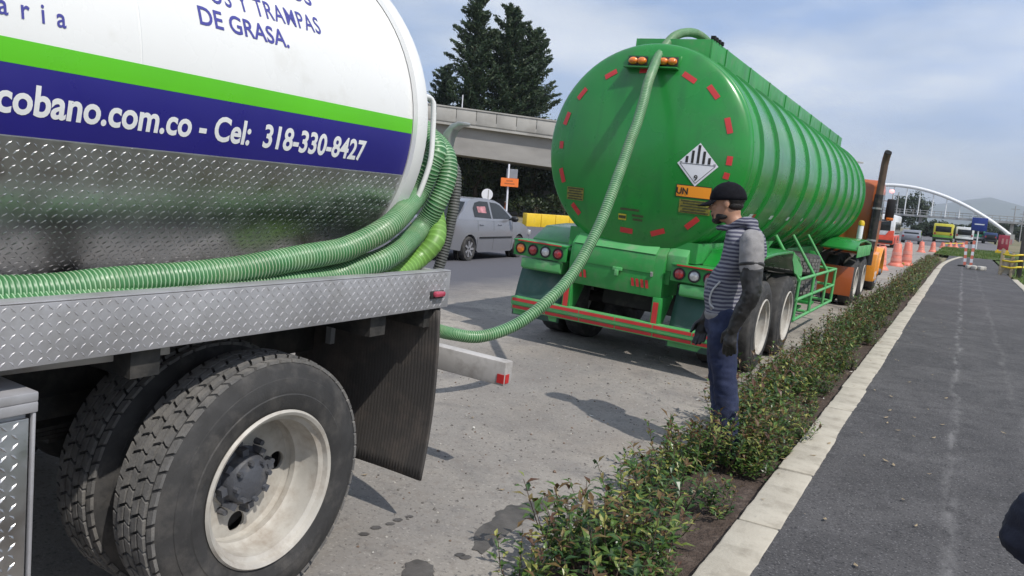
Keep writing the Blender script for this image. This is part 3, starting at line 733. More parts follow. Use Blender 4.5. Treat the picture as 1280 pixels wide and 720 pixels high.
# hand rail and bracket at the rear of the tank
mb = MB(); pts = [WT.plane(x, y, 1, v) for x, y, v in ((530, 120, 2.90), (538, 123, 2.97), (542, 132, 2.99), (541, 165, 2.99), (538, 200, 2.98), (528, 232, 2.96), (519, 252, 2.94), (515, 258, 2.88))]
mb.tube(cr(pts, .02), .0125, 10); mb.build('hand_rail', K['white'], wt, 60)
mb = MB(); BP = [WT.plane(x, y, 1, 3.30) for x, y in ((544, 206), (550, 183), (557, 166), (566, 155.5), (575, 152.5), (583, 153), (582, 157), (575, 158), (569, 162), (564, 172), (561, 186), (557, 210))]
mb.prism([(p.x, p.z) for p in BP], 3.28, 3.34, 1)
mb.build('hose_bracket', K['galv'], wt, 40, bev=.004)
# ------------------------------------------------------------------ hoses
def w_of(loc, p): return Vector(loc.o+loc.M@np.array(p))
def hose(name, label, pts, r, m1, m2, pitch=.02, amp=.005, group=None, n=16):
    P = cr(pts, pitch/4); sd = len(bpy.data.objects)*.37
    P = [q+mnoise.noise_vector(q*3.1+Vector((sd, 0, 0)))*.007 for q in P]      # a used hose never runs quite true
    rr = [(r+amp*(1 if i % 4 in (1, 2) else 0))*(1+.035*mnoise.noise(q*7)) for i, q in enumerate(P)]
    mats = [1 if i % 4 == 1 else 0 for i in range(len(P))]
    mb = MB(); mb.tube(P, rr, n, True, mats)
    return tag(mb.build(name, [m1, m2], None, smooth=70, fixn=False), label, 'hose', group)
def wp(x, y, i, v): return w_of(WT, WT.plane(x, y, i, v))
def wl_(x, y, z): return w_of(WT, (x, y, z))
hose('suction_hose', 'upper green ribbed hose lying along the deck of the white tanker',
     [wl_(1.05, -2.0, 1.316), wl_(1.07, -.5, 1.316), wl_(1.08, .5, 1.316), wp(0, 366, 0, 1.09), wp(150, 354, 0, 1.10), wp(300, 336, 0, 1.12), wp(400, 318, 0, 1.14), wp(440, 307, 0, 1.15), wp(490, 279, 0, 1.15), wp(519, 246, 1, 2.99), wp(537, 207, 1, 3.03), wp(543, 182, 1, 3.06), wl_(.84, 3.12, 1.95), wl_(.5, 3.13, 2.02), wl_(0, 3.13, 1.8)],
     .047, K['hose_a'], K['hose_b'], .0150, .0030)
hose('suction_hose', 'middle green ribbed hose curling up behind the white tanker',
     [wl_(1.12, -1.5, 1.215), wl_(1.12, 1.2, 1.215), wl_(1.12, 1.9, 1.222), wp(400, 349, 0, 1.12), wp(440, 338, 0, 1.13), wp(490, 318, 0, 1.15), wp(524, 288, 1, 3.06), wp(548, 250, 1, 3.11), wp(559, 216, 1, 3.14), wp(553, 189, 1, 3.17), wl_(.86, 3.22, 1.88), wl_(.5, 3.24, 1.92), wl_(0, 3.24, 1.7)],
     .047, K['hose_a'], K['hose_b'], .0150, .0030)
hose('suction_hose', 'smooth lime green hose under the ribbed ones on the deck',
     [wl_(.9, 2.2, 1.16), wl_(1.0, 2.45, 1.20), wp(480, 349, 0, 1.08), wp(518, 328, 1, 3.0), wp(544, 300, 1, 3.10), wl_(1.0, 3.20, 1.50), wl_(.9, 3.26, 1.56), wl_(.7, 3.3, 1.6), wl_(.3, 3.3, 1.6)],
     .046, K['hose_lime'], K['hose_lime2'], .03, .001)
hose('drain_hose', 'dark grey corrugated hose standing behind the green coils',
     [wl_(1.02, 3.20, 1.10), wp(548, 335, 1, 3.22), wp(557, 303, 1, 3.24), wp(567, 260, 1, 3.25), wp(570, 228, 1, 3.26), wp(564, 206, 1, 3.27), wl_(.86, 3.28, 1.83), wl_(.4, 3.30, 1.8)],
     .026, K['hose_dark'], K['hose_dark2'], .014, .003)
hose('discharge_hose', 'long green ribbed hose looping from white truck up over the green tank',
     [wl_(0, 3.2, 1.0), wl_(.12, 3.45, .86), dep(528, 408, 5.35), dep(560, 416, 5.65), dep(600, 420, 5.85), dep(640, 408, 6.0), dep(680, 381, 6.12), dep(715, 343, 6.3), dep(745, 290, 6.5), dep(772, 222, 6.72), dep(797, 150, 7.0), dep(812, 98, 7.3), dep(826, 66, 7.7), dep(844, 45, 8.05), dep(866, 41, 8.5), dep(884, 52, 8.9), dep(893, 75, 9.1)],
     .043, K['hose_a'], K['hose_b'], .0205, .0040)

# ------------------------------------------------------------------ green tank trailer
tt = thing('tank_trailer', 'green ribbed tank trailer with a striped hazard diamond on its rear', 'trailer', tuple(TR.o), ry=math.radians(TILT))
GA, GB, GZ, GY0, GY1, GD = 1.05, 1.05, 2.14, 7.53, 17.25, .20
mb = MB(); NP = 72
st = [(GY0-GD*(1-s_**2)**.62, s_) for s_ in (.02, .2, .4, .6, .75, .86, .93, .97, .99)]+[(GY0, 1)]+[(GY0+(GY1-GY0)*k/20, 1) for k in range(1, 21)]+[(GY1+.04, .96), (GY1+.12, .8), (GY1+.18, .5), (GY1+.2, .02)]
for y, s_ in st:
    for k in range(NP):
        a = 2*math.pi*k/NP; mb.v.append((GA*s_*math.cos(a), y, GZ+GB*s_*math.sin(a)))
for j in range(len(st)-1):
    for k in range(NP): mb.f.append((j*NP+k, j*NP+(k+1) % NP, (j+1)*NP+(k+1) % NP, (j+1)*NP+k)); mb.m.append(0)
mb.f += [tuple(range(NP)), tuple((len(st)-1)*NP+k for k in range(NP))]; mb.m += [0, 0]
gt = mb.build('tank', K['green'], tt, 50)
def gring(y, h=.028, w=.06):
    mb = MB()
    pr = ((y-w/2, -.004), (y-w/2+.012, h), (y+w/2-.012, h), (y+w/2, -.004))
    for yy, o in pr:
        for k in range(NP):
            a = 2*math.pi*k/NP; mb.v.append(((GA+o)*math.cos(a), yy, GZ+(GB+o)*math.sin(a)))
    for j in range(3):
        for k in range(NP): mb.f.append((j*NP+k, j*NP+(k+1) % NP, (j+1)*NP+(k+1) % NP, (j+1)*NP+k)); mb.m.append(0)
    mb.build('tank_rib', K['green'], gt, 60)
gring(7.62, .012, .05)
for y in (7.98, 8.72, 9.62, 10.60, 11.56, 12.52, 13.46, 14.38, 15.28, 16.2, 17.1): gring(y)
def dome_y(x, z):
    r2 = min(1, (x/GA)**2+((z-GZ)/GB)**2); return GY0-GD*(1-r2)**.62
def dome_hit(px, py):
    Y = GY0-.12
    for _ in range(12): p = TR.plane(px, py, 1, Y); Y = dome_y(p.x, p.z)
    return p
def dome_poly(c_, poly, ang, mat, name, parent, off=.004, nsub=3):
    """flat outline laid on the rear head about c_ (local), rotated by ang"""
    vs, fs = curve_plate([poly], .0)
    me = bpy.data.meshes.new(name); me.from_pydata([(v.x, v.y, 0) for v in vs], [], fs)
    bm = bmesh.new(); bm.from_mesh(me); bmesh.ops.remove_doubles(bm, verts=bm.verts, dist=1e-5)
    for k in range(-4, 5):
        for no in ((1, 0, 0), (0, 1, 0)):
            bmesh.ops.bisect_plane(bm, geom=bm.verts[:]+bm.edges[:]+bm.faces[:], plane_co=(k*.05, k*.05, 0), plane_no=no)
    ca, sa = math.cos(ang), math.sin(ang)
    for v in bm.verts:
        x = c_.x+v.co.x*ca-v.co.y*sa; z = c_.z+v.co.x*sa+v.co.y*ca; v.co = (x, dome_y(x, z)-off, z)
    bmesh.ops.recalc_face_normals(bm, faces=bm.faces); bm.to_mesh(me); bm.free(); me.materials.append(mat)
    return link(name, me, parent)
def rect(w, h): return [(-w/2, -h/2), (w/2, -h/2), (w/2, h/2), (-w/2, h/2)]
for (x, y, w) in ((764, 92.7, .135), (728, 117, .135), (709, 148, .135), (702, 181, .075), (703, 219, .15), (720, 261, .14), (807, 88, .12), (862, 97, .15), (892, 115, .15), (911, 157, .15), (912, 201, .085), (908, 220, .06), (752, 280, .07), (783, 288, .135), (822, 290.5, .145), (865, 279, .15)):
    p = dome_hit(x, y); a = math.atan2(p.z-GZ, p.x)+math.pi/2; dome_poly(p, rect(w, .052), a, K['red_tape'], 'red_reflector', gt)
# hazard diamond
p = dome_hit(872, 206); s_ = .205
dp = dome_poly(p, [(0, s_), (s_*.93, 0), (0, -s_), (-s_*.93, 0)], 0, K['placard'], 'hazard_diamond', gt)
for k in range(-3, 4):
    xc = k*.052; hw = .012; top = s_*(1-abs(xc)/(s_*.93))-.014
    if top > .02: dome_poly(p, [(xc-hw, .012), (xc+hw, .012), (xc+hw, top-.006), (xc-hw, top-.006)], 0, K['black_print'], 'stripe', dp, .0065)
q_ = s_*.86
for a_, b_ in (((-s_*.8, 0), (0, -q_)), ((0, -q_), (s_*.8, 0)), ((-s_*.8, .003), (s_*.8, .003))):
    d = (Vector(b_)-Vector(a_)); nrm = Vector((-d.y, d.x)).normalized()*.0025
    dome_poly(p, [tuple(Vector(a_)-nrm), tuple(Vector(b_)-nrm), tuple(Vector(b_)+nrm), tuple(Vector(a_)+nrm)], 0, K['black_print'], 'border', dp, .0062)
def dome_text(c_, body, size, mat, parent, dx=0, dz=0, bold=.02, sx=1., name='lettering'):
    vs, fs = text_geo(body, size, bold*size)
    xs = [v.x for v in vs]; cx = (min(xs)+max(xs))/2
    mb = MB(); out = []
    for v in vs:
        x = c_.x+dx+(v.x-cx)*sx; z = c_.z+dz+v.y; out.append((x, dome_y(x, z)-.0085, z))
    mb.add(out, fs); return mb.build(name, mat, parent, 0)
dome_text(p, '9', .075, K['black_print'], dp, 0, -.15)
p = dome_hit(867, 240); up = dome_poly(p, rect(.32, .105), -.0, K['un_orange'], 'orange_plate', gt)
dome_poly(p, rect(.335, .12), 0, K['black_print'], 'plate_border', up, .0028)
dome_text(p, 'UN', .085, K['black_print'], up, -.105, -.03, .03, .9)
def sticker(px, py, w, h, rows, mat, txt=K['sticker'], nm='sticker'):
    p = dome_hit(px, py); b = dome_poly(p, rect(w, h), 0, mat, nm, gt)
    for k in range(rows):
        zz = h/2-(k+.5)*h/rows; ww = w*(.9 if k % 2 == 0 else .75)
        dome_poly(Vector((p.x-.0+(w-ww)*.0, 0, p.z+zz)), rect(ww, h/rows*.5), 0, txt, 'print_line', b, .0065)
sticker(868, 259, .29, .13, 5, K['sticker_edge'])
sticker(719, 242, .21, .13, 5, K['sticker_edge'])
sticker(778, 271, .085, .06, 1, K['sticker_y'])
for (x, y, w) in ((787, 262, .20), (797, 270, .12), (797, 275, .10)): p = dome_hit(x, y); dome_poly(p, rect(w, .022), 0, K['sticker'], 'print_line', gt)
# manway box along the top
HX0, HX1, HY0, HY1, HZ = -.32, .48, 7.72, 17.0, 3.275
hb = MB()
for x0, x1 in ((HX0, HX0+.02), (HX1-.02, HX1)): hb.box(x0, x1, HY0, HY1, 2.95, HZ)
hb.box(HX0+.02, HX1-.02, HY0, HY0+.02, 2.95, HZ); hb.box(HX0+.02, HX1-.02, HY1-.02, HY1, 2.95, HZ)
hb.box(HX0+.02, HX1-.02, HY0+.02, HY1-.02, 3.0, 3.03)
box_ = hb.build('top_box', K['green_mid'], tt, bev=.003)
for k in range(9):
    y = HY0+.5+k*1.03; mb = MB(); mb.box(HX1, HX1+.012, y-.02, y+.02, 3.0, HZ-.002); mb.build('stiffener', K['green_mid'], box_)
mb = MB()
for y in (7.72, 7.80, 7.9, 8.0): mb.box(HX1-.03, HX1+.012, y, y+.05, HZ, HZ+.035)
mb.build('hinge_lugs', K['soot'], box_)
# lamp shelf on the head
p = dome_hit(817, 77)
mb = MB(); mb.box(p.x-.27, p.x+.27, p.y-.10, p.y+.2, p.z-.075, p.z-.06); mb.box(p.x-.27, p.x+.27, p.y-.01, p.y+.2, p.z-.06, p.z+.06); sh = mb.build('lamp_shelf', K['green'], tt, bev=.004)
for dx in (-.155, .155):
    for e in (-.045, .045):
        mb = MB(); mb.sphere((p.x+dx+e, p.y-.03, p.z), (.05, .035, .036)); mb.build('amber_lamp', K['amber_lens'], sh, 60)
    mb = MB(); mb.box(p.x+dx-.10, p.x+dx+.10, p.y-.022, p.y-.008, p.z-.045, p.z+.045); mb.build('lamp_base', K['chassis'], sh, bev=.01)
# rear cabinet
CX0, CX1 = -.60, .42
mb = MB(); mb.prism([(7.40, .72), (7.38, .95), (7.40, 1.14), (7.60, 1.325), (7.9, 1.325), (7.9, .72)], CX0, CX1, 0)
cab = mb.build('rear_cabinet', K['green_mid'], tt, bev=.008)
mb = MB(); mb.prism([(7.372, .955), (7.392, 1.135), (7.40, 1.13), (7.382, .955)], CX0+.03, CX1-.10, 0); mb.build('lid', K['green_mid'], cab, bev=.002)
mb = MB(); mb.prism([(7.385, 1.145), (7.585, 1.318), (7.592, 1.31), (7.40, 1.14)], CX0+.03, CX1-.10, 0); mb.build('lid_top', K['green_pale'], cab, bev=.002)  # paler green paints the sunlight on the lid's sloping top into its colour
mb = MB(); mb.box(-.10, .0, 7.345, 7.375, .93, .965); mb.box(-.07, -.03, 7.33, 7.36, .88, .94); mb.build('latch', K['green_pale'], cab, bev=.005)
mb = MB(); mb.cyl((CX1-.11, 7.37, .93), (CX1-.11, 7.36, .97), .014); mb.build('catch', K['steel'], cab)
for xx, w in ((CX0+.0, .20), (CX1-.34, .20)):
    for k in range(4):
        mb = MB(); mb.add([(xx+.05*k+.03, 7.388, .80), (xx+.05*k+.06, 7.388, .80), (xx+.05*k+.045, 7.380, .88), (xx+.05*k+.015, 7.380, .88)], [(0, 1, 2, 3)]); mb.build('red_dash', K['red_tape'], cab, 0)
mb = MB(); mb.prism([(7.44, 1.0), (7.44, 1.16), (7.60, 1.34), (7.9, 1.34), (7.9, 1.0)], CX1+.002, CX1+.2, 0); mb.build('side_box', K['green_pale'], cab, bev=.006)
# drop legs and bumper
for x0 in (CX0-.03, CX1-.07):
    mb = MB(); mb.prism([(7.385, .725), (7.375, .42), (7.50, .42), (7.75, .725)], x0, x0+.09, 0); dl = mb.build('drop_leg', K['green_mid'], tt, bev=.004)
    mb = MB(); mb.box(x0+.018, x0+.072, 7.366, 7.370, .46, .68); mb.build('red_patch', K['red_tape'], dl)
mb = MB(); mb.box(-1.215, 1.215, 7.34, 7.44, .385, .47); mb.box(-1.215, 1.215, 7.36, 7.44, .33, .385); bp_ = mb.build('bumper', K['green_pale'], tt, bev=.004)
for z0, z1, y in ((.425, .458, 7.336), (.342, .374, 7.356)):
    for k in range(6):
        x0 = -1.2+k*.402; mb = MB(); mb.box(x0, x0+.39, y, y+.003, z0, z1); mb.build('red_strip', K['red_tape'], bp_)
# lamp panels
def lamp(px, mat, x, z, y=7.37):
    mb = MB(); mb.lathe((x, y, z), (0, -1, 0), [(.062, -.02), (.062, .008), (.05, .012), (.048, 0)], 24); a = mb.build('lamp_ring', K['black'], px, 50)
    mb = MB(); mb.lathe((x, y, z), (0, -1, 0), [(.05, -.01), (.049, .006), (.036, .014), (.0001, .017)], 24); mb.build('lens', mat, a, 60)
for x0, x1, lampx in ((-1.27, -.64, ((-1.185, 'amber_lens'), (-1.035, 'red_lens'), (-.885, 'clear_lens'), (-.735, 'red_lens'))), (.50, 1.23, ((.585, 'red_lens'), (.735, 'clear_lens'), (.885, 'red_lens'), (1.10, 'amber_lens')))):
    mb = MB(); mb.box(x0, x1, 7.37, 7.40, .92, 1.075); mb.box(x0, x1, 7.34, 7.62, 1.075, 1.09); pn = mb.build('lamp_panel', K['green_mid'], tt, bev=.003)
    for lx, mt in lampx: lamp(pn, K[mt], lx, .995)
    mb = MB(); mb.box(x0+.06, x1-.05, 7.336, 7.3395, 1.076, 1.089); mb.build('red_strip', K['red_tape'], pn)
    mb = MB(); mb.prism([(7.38, .90), (7.38, .80), (7.42, .78), (7.6, .78), (7.6, .915)], x0+.1, x1-.06, 0); mb.build('panel_bracket', K['green_pale'], tt, bev=.01)
    mb = MB(); n = 8
    for j in range(n+1):
        for k in range(9): mb.v.append((x0+.03+(x1-x0-.06)*k/8, 7.60-.16*math.sin(j/n*1.5)+.012*math.sin(k*.9), .86-.60*j/n))
    mb.f = [(j*9+k, j*9+k+1, j*9+k+10, j*9+k+9) for j in range(n) for k in range(8)]; mb.m = [0]*len(mb.f)
    fo = mb.build('mud_flap', K['green_dark'], tt, 60); fo.modifiers.new('s', 'SOLIDIFY').thickness = .012
    mb = MB(); mb.box(x0+.05, x1-.05, 7.425, 7.432, .27, .34); mb.build('flap_weight', K['green_pale'], fo)
# fenders above the tandem
for s_ in (-1, 1):
    for (ya, yb2) in ((7.5, 10.2),):
        mb = MB(); prof = [(7.62, .90), (7.72, 1.10), (8.0, 1.24), (8.5, 1.27), (9.4, 1.27), (9.95, 1.17), (10.22, 1.02), (10.22, 1.0), (9.94, 1.14), (9.4, 1.24), (8.5, 1.24), (8.0, 1.21), (7.74, 1.08), (7.64, .9)]
        mb.prism(prof, *sorted((s_*.70, s_*1.235)), 0); f_ = mb.build('fender', K['green'], tt, bev=.004)
        mb = MB(); mb.prism([(9.45, 1.262), (10.215, 1.03), (10.215, .93), (9.7, 1.0), (9.45, 1.16)], *sorted((s_*1.236, s_*1.242)), 0); mb.build('fender_lip', K['green_pale'], f_)
    mb = MB(); mb.prism([(7.5, 1.3), (7.5, 1.1), (10.4, 1.1), (11, 1.3)], *sorted((s_*.45, s_*.69)), 0); mb.build('tank_saddle', K['green_mid'], tt)
    for y in (8.42, 9.72):
        truck_wheel('wheel', tt, (s_*1.225, y, .478), s_, r=.5, dish='out', lod=1, tread_blocks=False)
        truck_wheel('wheel', tt, (s_*.90, y, .478), s_, r=.5, dish='in', lod=1, tread_blocks=False)
    mb = MB(); mb.box(s_*.42-.05, s_*.42+.05, 7.45, 17.0, .86, 1.12); mb.build('frame_rail', K['green_mid'], tt, bev=.006)
    for y in (10.9, 13.2, 15.6):
        mb = MB(); mb.prism([(.37, 1.1), (.47, 1.1), (.85, 1.55), (.62, 1.42)], y-.03, y+.03, 1)
        if s_ < 0: mb.v = [(-v[0], v[1], v[2]) for v in mb.v]
        mb.build('saddle_plate', K['green_mid'], tt)
for y in (8.42, 9.72):
    mb = MB(); mb.cyl((-1.1, y, .478), (1.1, y, .478), .065); mb.build('axle', K['chassis'], tt)
mb = MB(); mb.box(-.4, .4, 7.92, 8.0, .5, 1.0); mb.box(-.36, .36, 8.0, 10.2, .80, .86); mb.build('chassis_plate', K['chassis'], tt)
# side guard of green tube with two spare wheels behind it
def TP(px, py, x=1.2): return TR.plane(px, py, 0, x)
mb = MB(); R_ = .022
Gd = {}
for nm, px in dict(a=(983, 378), b=(1017, 343), c=(990, 390), d=(1026, 371), a2=(984, 425), b2=(1012, 444), top1=(987, 287), top2=(1003, 285), mid1=(1016, 325), e=(1044, 333), f=(1040, 356), g=(1036, 366), lo0=(985, 391), lo1=(1040, 366)).items(): Gd[nm] = px
def seg(m_, *pp): m_.tube([TP(*q) for q in pp], R_, 8)
rails = [((985, 424), (1028, 399), (1040, 371)), ((983, 409), (1024, 389), (1043, 352)), ((984, 352), (1018, 343), (1043, 331))]
def gb(a, b, r_=R_): mb.tube([a, b], r_, 8)
Ys = (10.35, 11.3, 13.6)
for z in (.36, .62, .88): gb((1.2, 10.3, z), (1.2, 13.6, z))
for y in (10.35, 11.5, 12.7, 13.6): gb((1.2, y, .36), (1.2, y, .90))
gb((.9, 13.6, .36), (1.2, 13.6, .36)); gb((.9, 13.6, .88), (1.2, 13.6, .88)); gb((.9, 13.6, .36), (.9, 13.6, .88)); gb((.5, 13.6, .62), (1.2, 13.6, .62))
for y in (10.35, 11.5, 12.7): gb((1.2, y, .88), (.86, y-.15, 1.40))
gb((.5, 10.35, .36), (1.2, 10.35, .36)); gb((.5, 10.35, .62), (1.2, 10.35, .62))
gb((.45, 11.5, .36), (1.2, 11.5, .36))
mb.build('side_guard', K['green_pale'], tt, 60)
for z in (.66, .985):
    b = MB(); b.lathe((.66, 12.1, z), (0, 0, 1), [(.29, .12), (.32, .155), (.47, .14), (.495, .11), (.495, -.11), (.47, -.14), (.32, -.155), (.29, -.12), (.29, .12)], 40)
    sp_ = tag(b.build('spare_tyre', K['rubber'], None, 40), 'spare tyre lying flat in the trailer side guard, %s of the two' % ('upper' if z > .8 else 'lower'), 'tyre', 'spare tyres stored under the tank')
    sp_.matrix_world = tt.matrix_basis
    d = MB()
    for k in range(40):
        a = k*math.pi/20
        for j in range(4):
            r0, zz = .496, -.09+.05*j
            d.obox((.66+r0*math.cos(a+.04*(j % 2)), 12.1+r0*math.sin(a+.04*(j % 2)), z+zz+.015), (.012, .06, .042), Matrix.Rotation(a, 3, 'Z'))
    dd = d.build('tread', K['tread'], sp_, 0, kind='stuff')
mb = MB(); mb.box(.2, .95, 11.75, 12.45, .30, .335); mb.box(.2, .26, 11.75, 12.45, .335, .9); mb.build('spare_rack', K['green_mid'], tt)
# conspicuity tape along the side
for k in range(7):
    y = 8.3+k*1.02+.1
    for e in (0, 1):
        b = MB(); a0 = -.52
        for yy in (y+e*.16, y+e*.16+.155):
            for t_ in (-.025, .025): a = a0+t_; b.v.append(((GA+.003)*math.cos(a), yy, GZ+(GB+.003)*math.sin(a)))
        b.f = [(0, 1, 3, 2)]; b.m = [0]; b.build('reflective_tape', K['red_tape'] if e else K['placard'], gt, 0)
# valve box, landing legs
mb = MB(); mb.box(-.5, .5, 12.7, 13.4, .55, 1.05); mb.build('valve_box', K['green_mid'], tt, bev=.01)
for s_ in (-.75, .75): mb = MB(); mb.box(s_-.06, s_+.06, 14.0, 14.12, .25, 1.1); mb.box(s_-.12, s_+.12, 13.94, 14.18, .2, .25); mb.build('landing_leg', K['green_mid'], tt, bev=.005)
# ------------------------------------------------------------------ orange tractor unit in front of the trailer
tu = thing('tractor_unit', 'orange tractor unit with tall black exhaust stack coupled to the green trailer', 'truck', tuple(TR.o), ry=math.radians(TILT))
mb = MB(); mb.prism([(19.05, .95), (19.05, 2.50), (19.2, 2.62), (20.5, 2.62), (20.8, 2.5), (21.1, 1.85), (21.1, .95)], -1.08, 1.12, 0); cb = mb.build('cab', K['orange'], tu, bev=.05)
mb = MB(); mb.box(1.1205, 1.126, 19.9, 20.8, 1.75, 2.35); mb.build('side_window', K['glass'], cb, bev=.02)
mb = MB(); mb.box(-.8, .8, 19.03, 19.0455, 1.85, 2.35); mb.build('rear_window', K['glass'], cb, bev=.01)
for x in (-.7, -.25, .2, .65, 1.02):
    mb = MB(); mb.box(x-.012, x+.012, 19.03, 19.045, 1.0, 1.82); mb.build('panel_seam', K['orange'], cb)
mb = MB(); mb.prism([(21.1, .9), (21.1, 1.85), (22.6, 1.65), (22.8, 1.5), (22.8, .7), (22.4, .7)], -.75, .75, 0); mb.build('hood', K['orange'], tu, bev=.05)
for s_ in (-1, 1):
    mb = MB(); mb.box(s_*.42-.05, s_*.42+.05, 16.3, 22.9, .72, .95); mb.build('frame_rail', K['chassis'], tu)
    for y in (16.95, 18.25):
        truck_wheel('wheel', tu, (s_*1.19, y, .478), s_, r=.5, dish='out', lod=1, tread_blocks=False)
        truck_wheel('wheel', tu, (s_*.87, y, .478), s_, r=.5, dish='in', lod=1, tread_blocks=False)
    truck_wheel('wheel', tu, (s_*1.16, 21.7, .478), s_, r=.5, dish='in', lod=1, tread_blocks=False, rim_mat=K['chrome'])
    mb = MB(); pr = [(21.7+.62*math.cos(a), .48+.62*math.sin(a)) for a in [math.pi*(1.02-1.05*k/12) for k in range(13)]]; pr2 = [(21.7+.56*math.cos(a), .48+.56*math.sin(a)) for a in [math.pi*(1.02-1.05*k/12) for k in range(13)]]
    mb.prism(pr+pr2[::-1], *sorted((s_*.76, s_*1.24)), 0); mb.build('front_fender', K['orange_y'], tu, bev=.01)
    mb = MB(); mb.prism([(20.3, .30), (20.3, .95), (21.0, 1.0), (21.12, .55), (21.1, .3)], *sorted((s_*.85, s_*1.22)), 0); stp = mb.build('side_step', K['orange_y'], tu, bev=.02)
    for i in range(5):
        for j in range(3):
            if (i+j) % 2: continue
            mb = MB(); mb.box(*sorted((s_*1.2205, s_*1.224)), 20.4+i*.1, 20.49+i*.1, .36+j*.06, .415+j*.06); mb.build('check_square', K['placard'], stp)
    # mud flap panel behind the drive wheels, orange
    mb = MB(); mb.box(*sorted((s_*.50, s_*1.2)), 16.20, 16.215, .24, .80); mb.build('flap_panel', K['orange'], tu, bev=.004)
    # green fender over the drive wheels
    mb = MB(); prf = [(15.9, 1.16), (16.2, 1.30), (17.2, 1.33), (18.3, 1.26), (18.9, 1.08), (18.9, 1.05), (18.3, 1.22), (17.2, 1.29), (16.2, 1.26), (15.9, 1.12)]
    mb.prism(prf, *sorted((s_*.55, s_*1.23)), 0); fe = mb.build('rear_fender', K['green'], tu, bev=.006)
    for k in range(3):
        mb = MB(); mb.prism([(15.9+k*.8, 1.22), (15.9+k*.8, 1.0), (16.66+k*.8, 1.0), (16.66+k*.8, 1.22)], *sorted((s_*1.231, s_*1.243)), 0); mb.build('fender_panel', K['green_pale'], fe, bev=.004)
    for y in (16.3, 18.7): mb = MB(); mb.bar((s_*.45, y, .9), (s_*.9, y, 1.2), .05, .05); mb.build('fender_bracket', K['chassis'], tu)
for y in (16.95, 18.25, 21.7): mb = MB(); mb.cyl((-1.05, y, .478), (1.05, y, .478), .07); mb.build('axle', K['chassis'], tu)
mb = MB(); mb.lathe((0, 17.3, .99), (0, 0, 1), [(.45, 0), (.45, .06), (.0001, .07)], 24); mb.build('fifth_wheel', K['chassis'], tu)
# exhaust stack
pT = TR.plane(1107, 196, 0, 1.22); pB = TR.plane(1084, 328, 0, 1.22); yS = 18.92
mb = MB(); mb.cyl((1.16, yS, .75), (1.16, yS, 2.3), .092, .09, 20); ex = mb.build('exhaust_stack', M('stack_black', (.035, .034, .034), .45, .5, dirt=((.16, .12, .1), .35, 8)), tu, 60)
mb = MB(); mb.tube([(1.16, yS, 2.28), (1.16, yS, 2.95), (1.17, yS-.02, 3.08), (1.19, yS-.08, 3.2)], .075, 20, cap=False); mb.build('tail_pipe', M('pipe_rust', (.15, .10, .075), .5, .5, dirt=((.03, .027, .026), .5, 5)), ex, 60)
mb = MB(); mb.tube([(1.19, yS-.07, 3.19), (1.20, yS-.09, 3.215)], .074, 20); mb.build('pipe_mouth', K['soot'], ex)
for z in (1.3, 2.0): mb = MB(); mb.lathe((1.16, yS, z), (0, 0, 1), [(.095, -.02), (.1, -.02), (.1, .02), (.095, .02)], 20); mb.box(1.10, 1.14, yS, 19.06, z-.02, z+.02); mb.build('stack_clamp', K['steel'], ex)
# mirror and marker lamp on a bracket
pm = TR.plane(1113, 262, 1, 20.9); pl = TR.plane(1115, 239, 1, 20.9)
mb = MB(); mb.obox(pm, (.20, .09, .50)); mi = mb.build('mirror', K['black'], tu, bev=.03)
mb = MB(); mb.tube([(1.1, 20.9, pm.z-.3), (pm.x, 20.93, pm.z-.28), (pm.x, 20.93, pl.z-.05)], .014, 8); mb.tube([(1.1, 20.9, pm.z+.2), (pm.x, 20.93, pm.z+.2)], .014, 8); mb.build('bracket', K['chrome'], mi)
mb = MB(); mb.sphere(pl, (.055, .05, .045)); mb.build('marker_lamp', M('lit_lamp', (.8, .25, .22), .3, emis=((1, .25, .25), 3.0)), tu, 60)
mb = MB(); mb.obox(TR.plane(1112, 274, 1, 20.8), (.16, .08, .07)); mb.build('turn_lamp', K['amber_lens'], tu, bev=.02)
# fuel cap bottle / extinguisher behind the cab
pe = TR.plane(1071, 284, 0, 1.05)
mb = MB(); mb.lathe((pe.x, 17.55, 1.33), (0, 0, 1), [(.055, 0), (.055, .26), (.04, .30), (.03, .31), (.0001, .31)], 18); eb = mb.build('fluid_bottle', K['placard'], tu, 50)
mb = MB(); mb.lathe((pe.x, 17.55, 1.60), (0, 0, 1), [(.06, 0), (.06, .06), (.04, .10), (.0001, .105)], 18); mb.build('cap', K['yellow'], eb, 50)
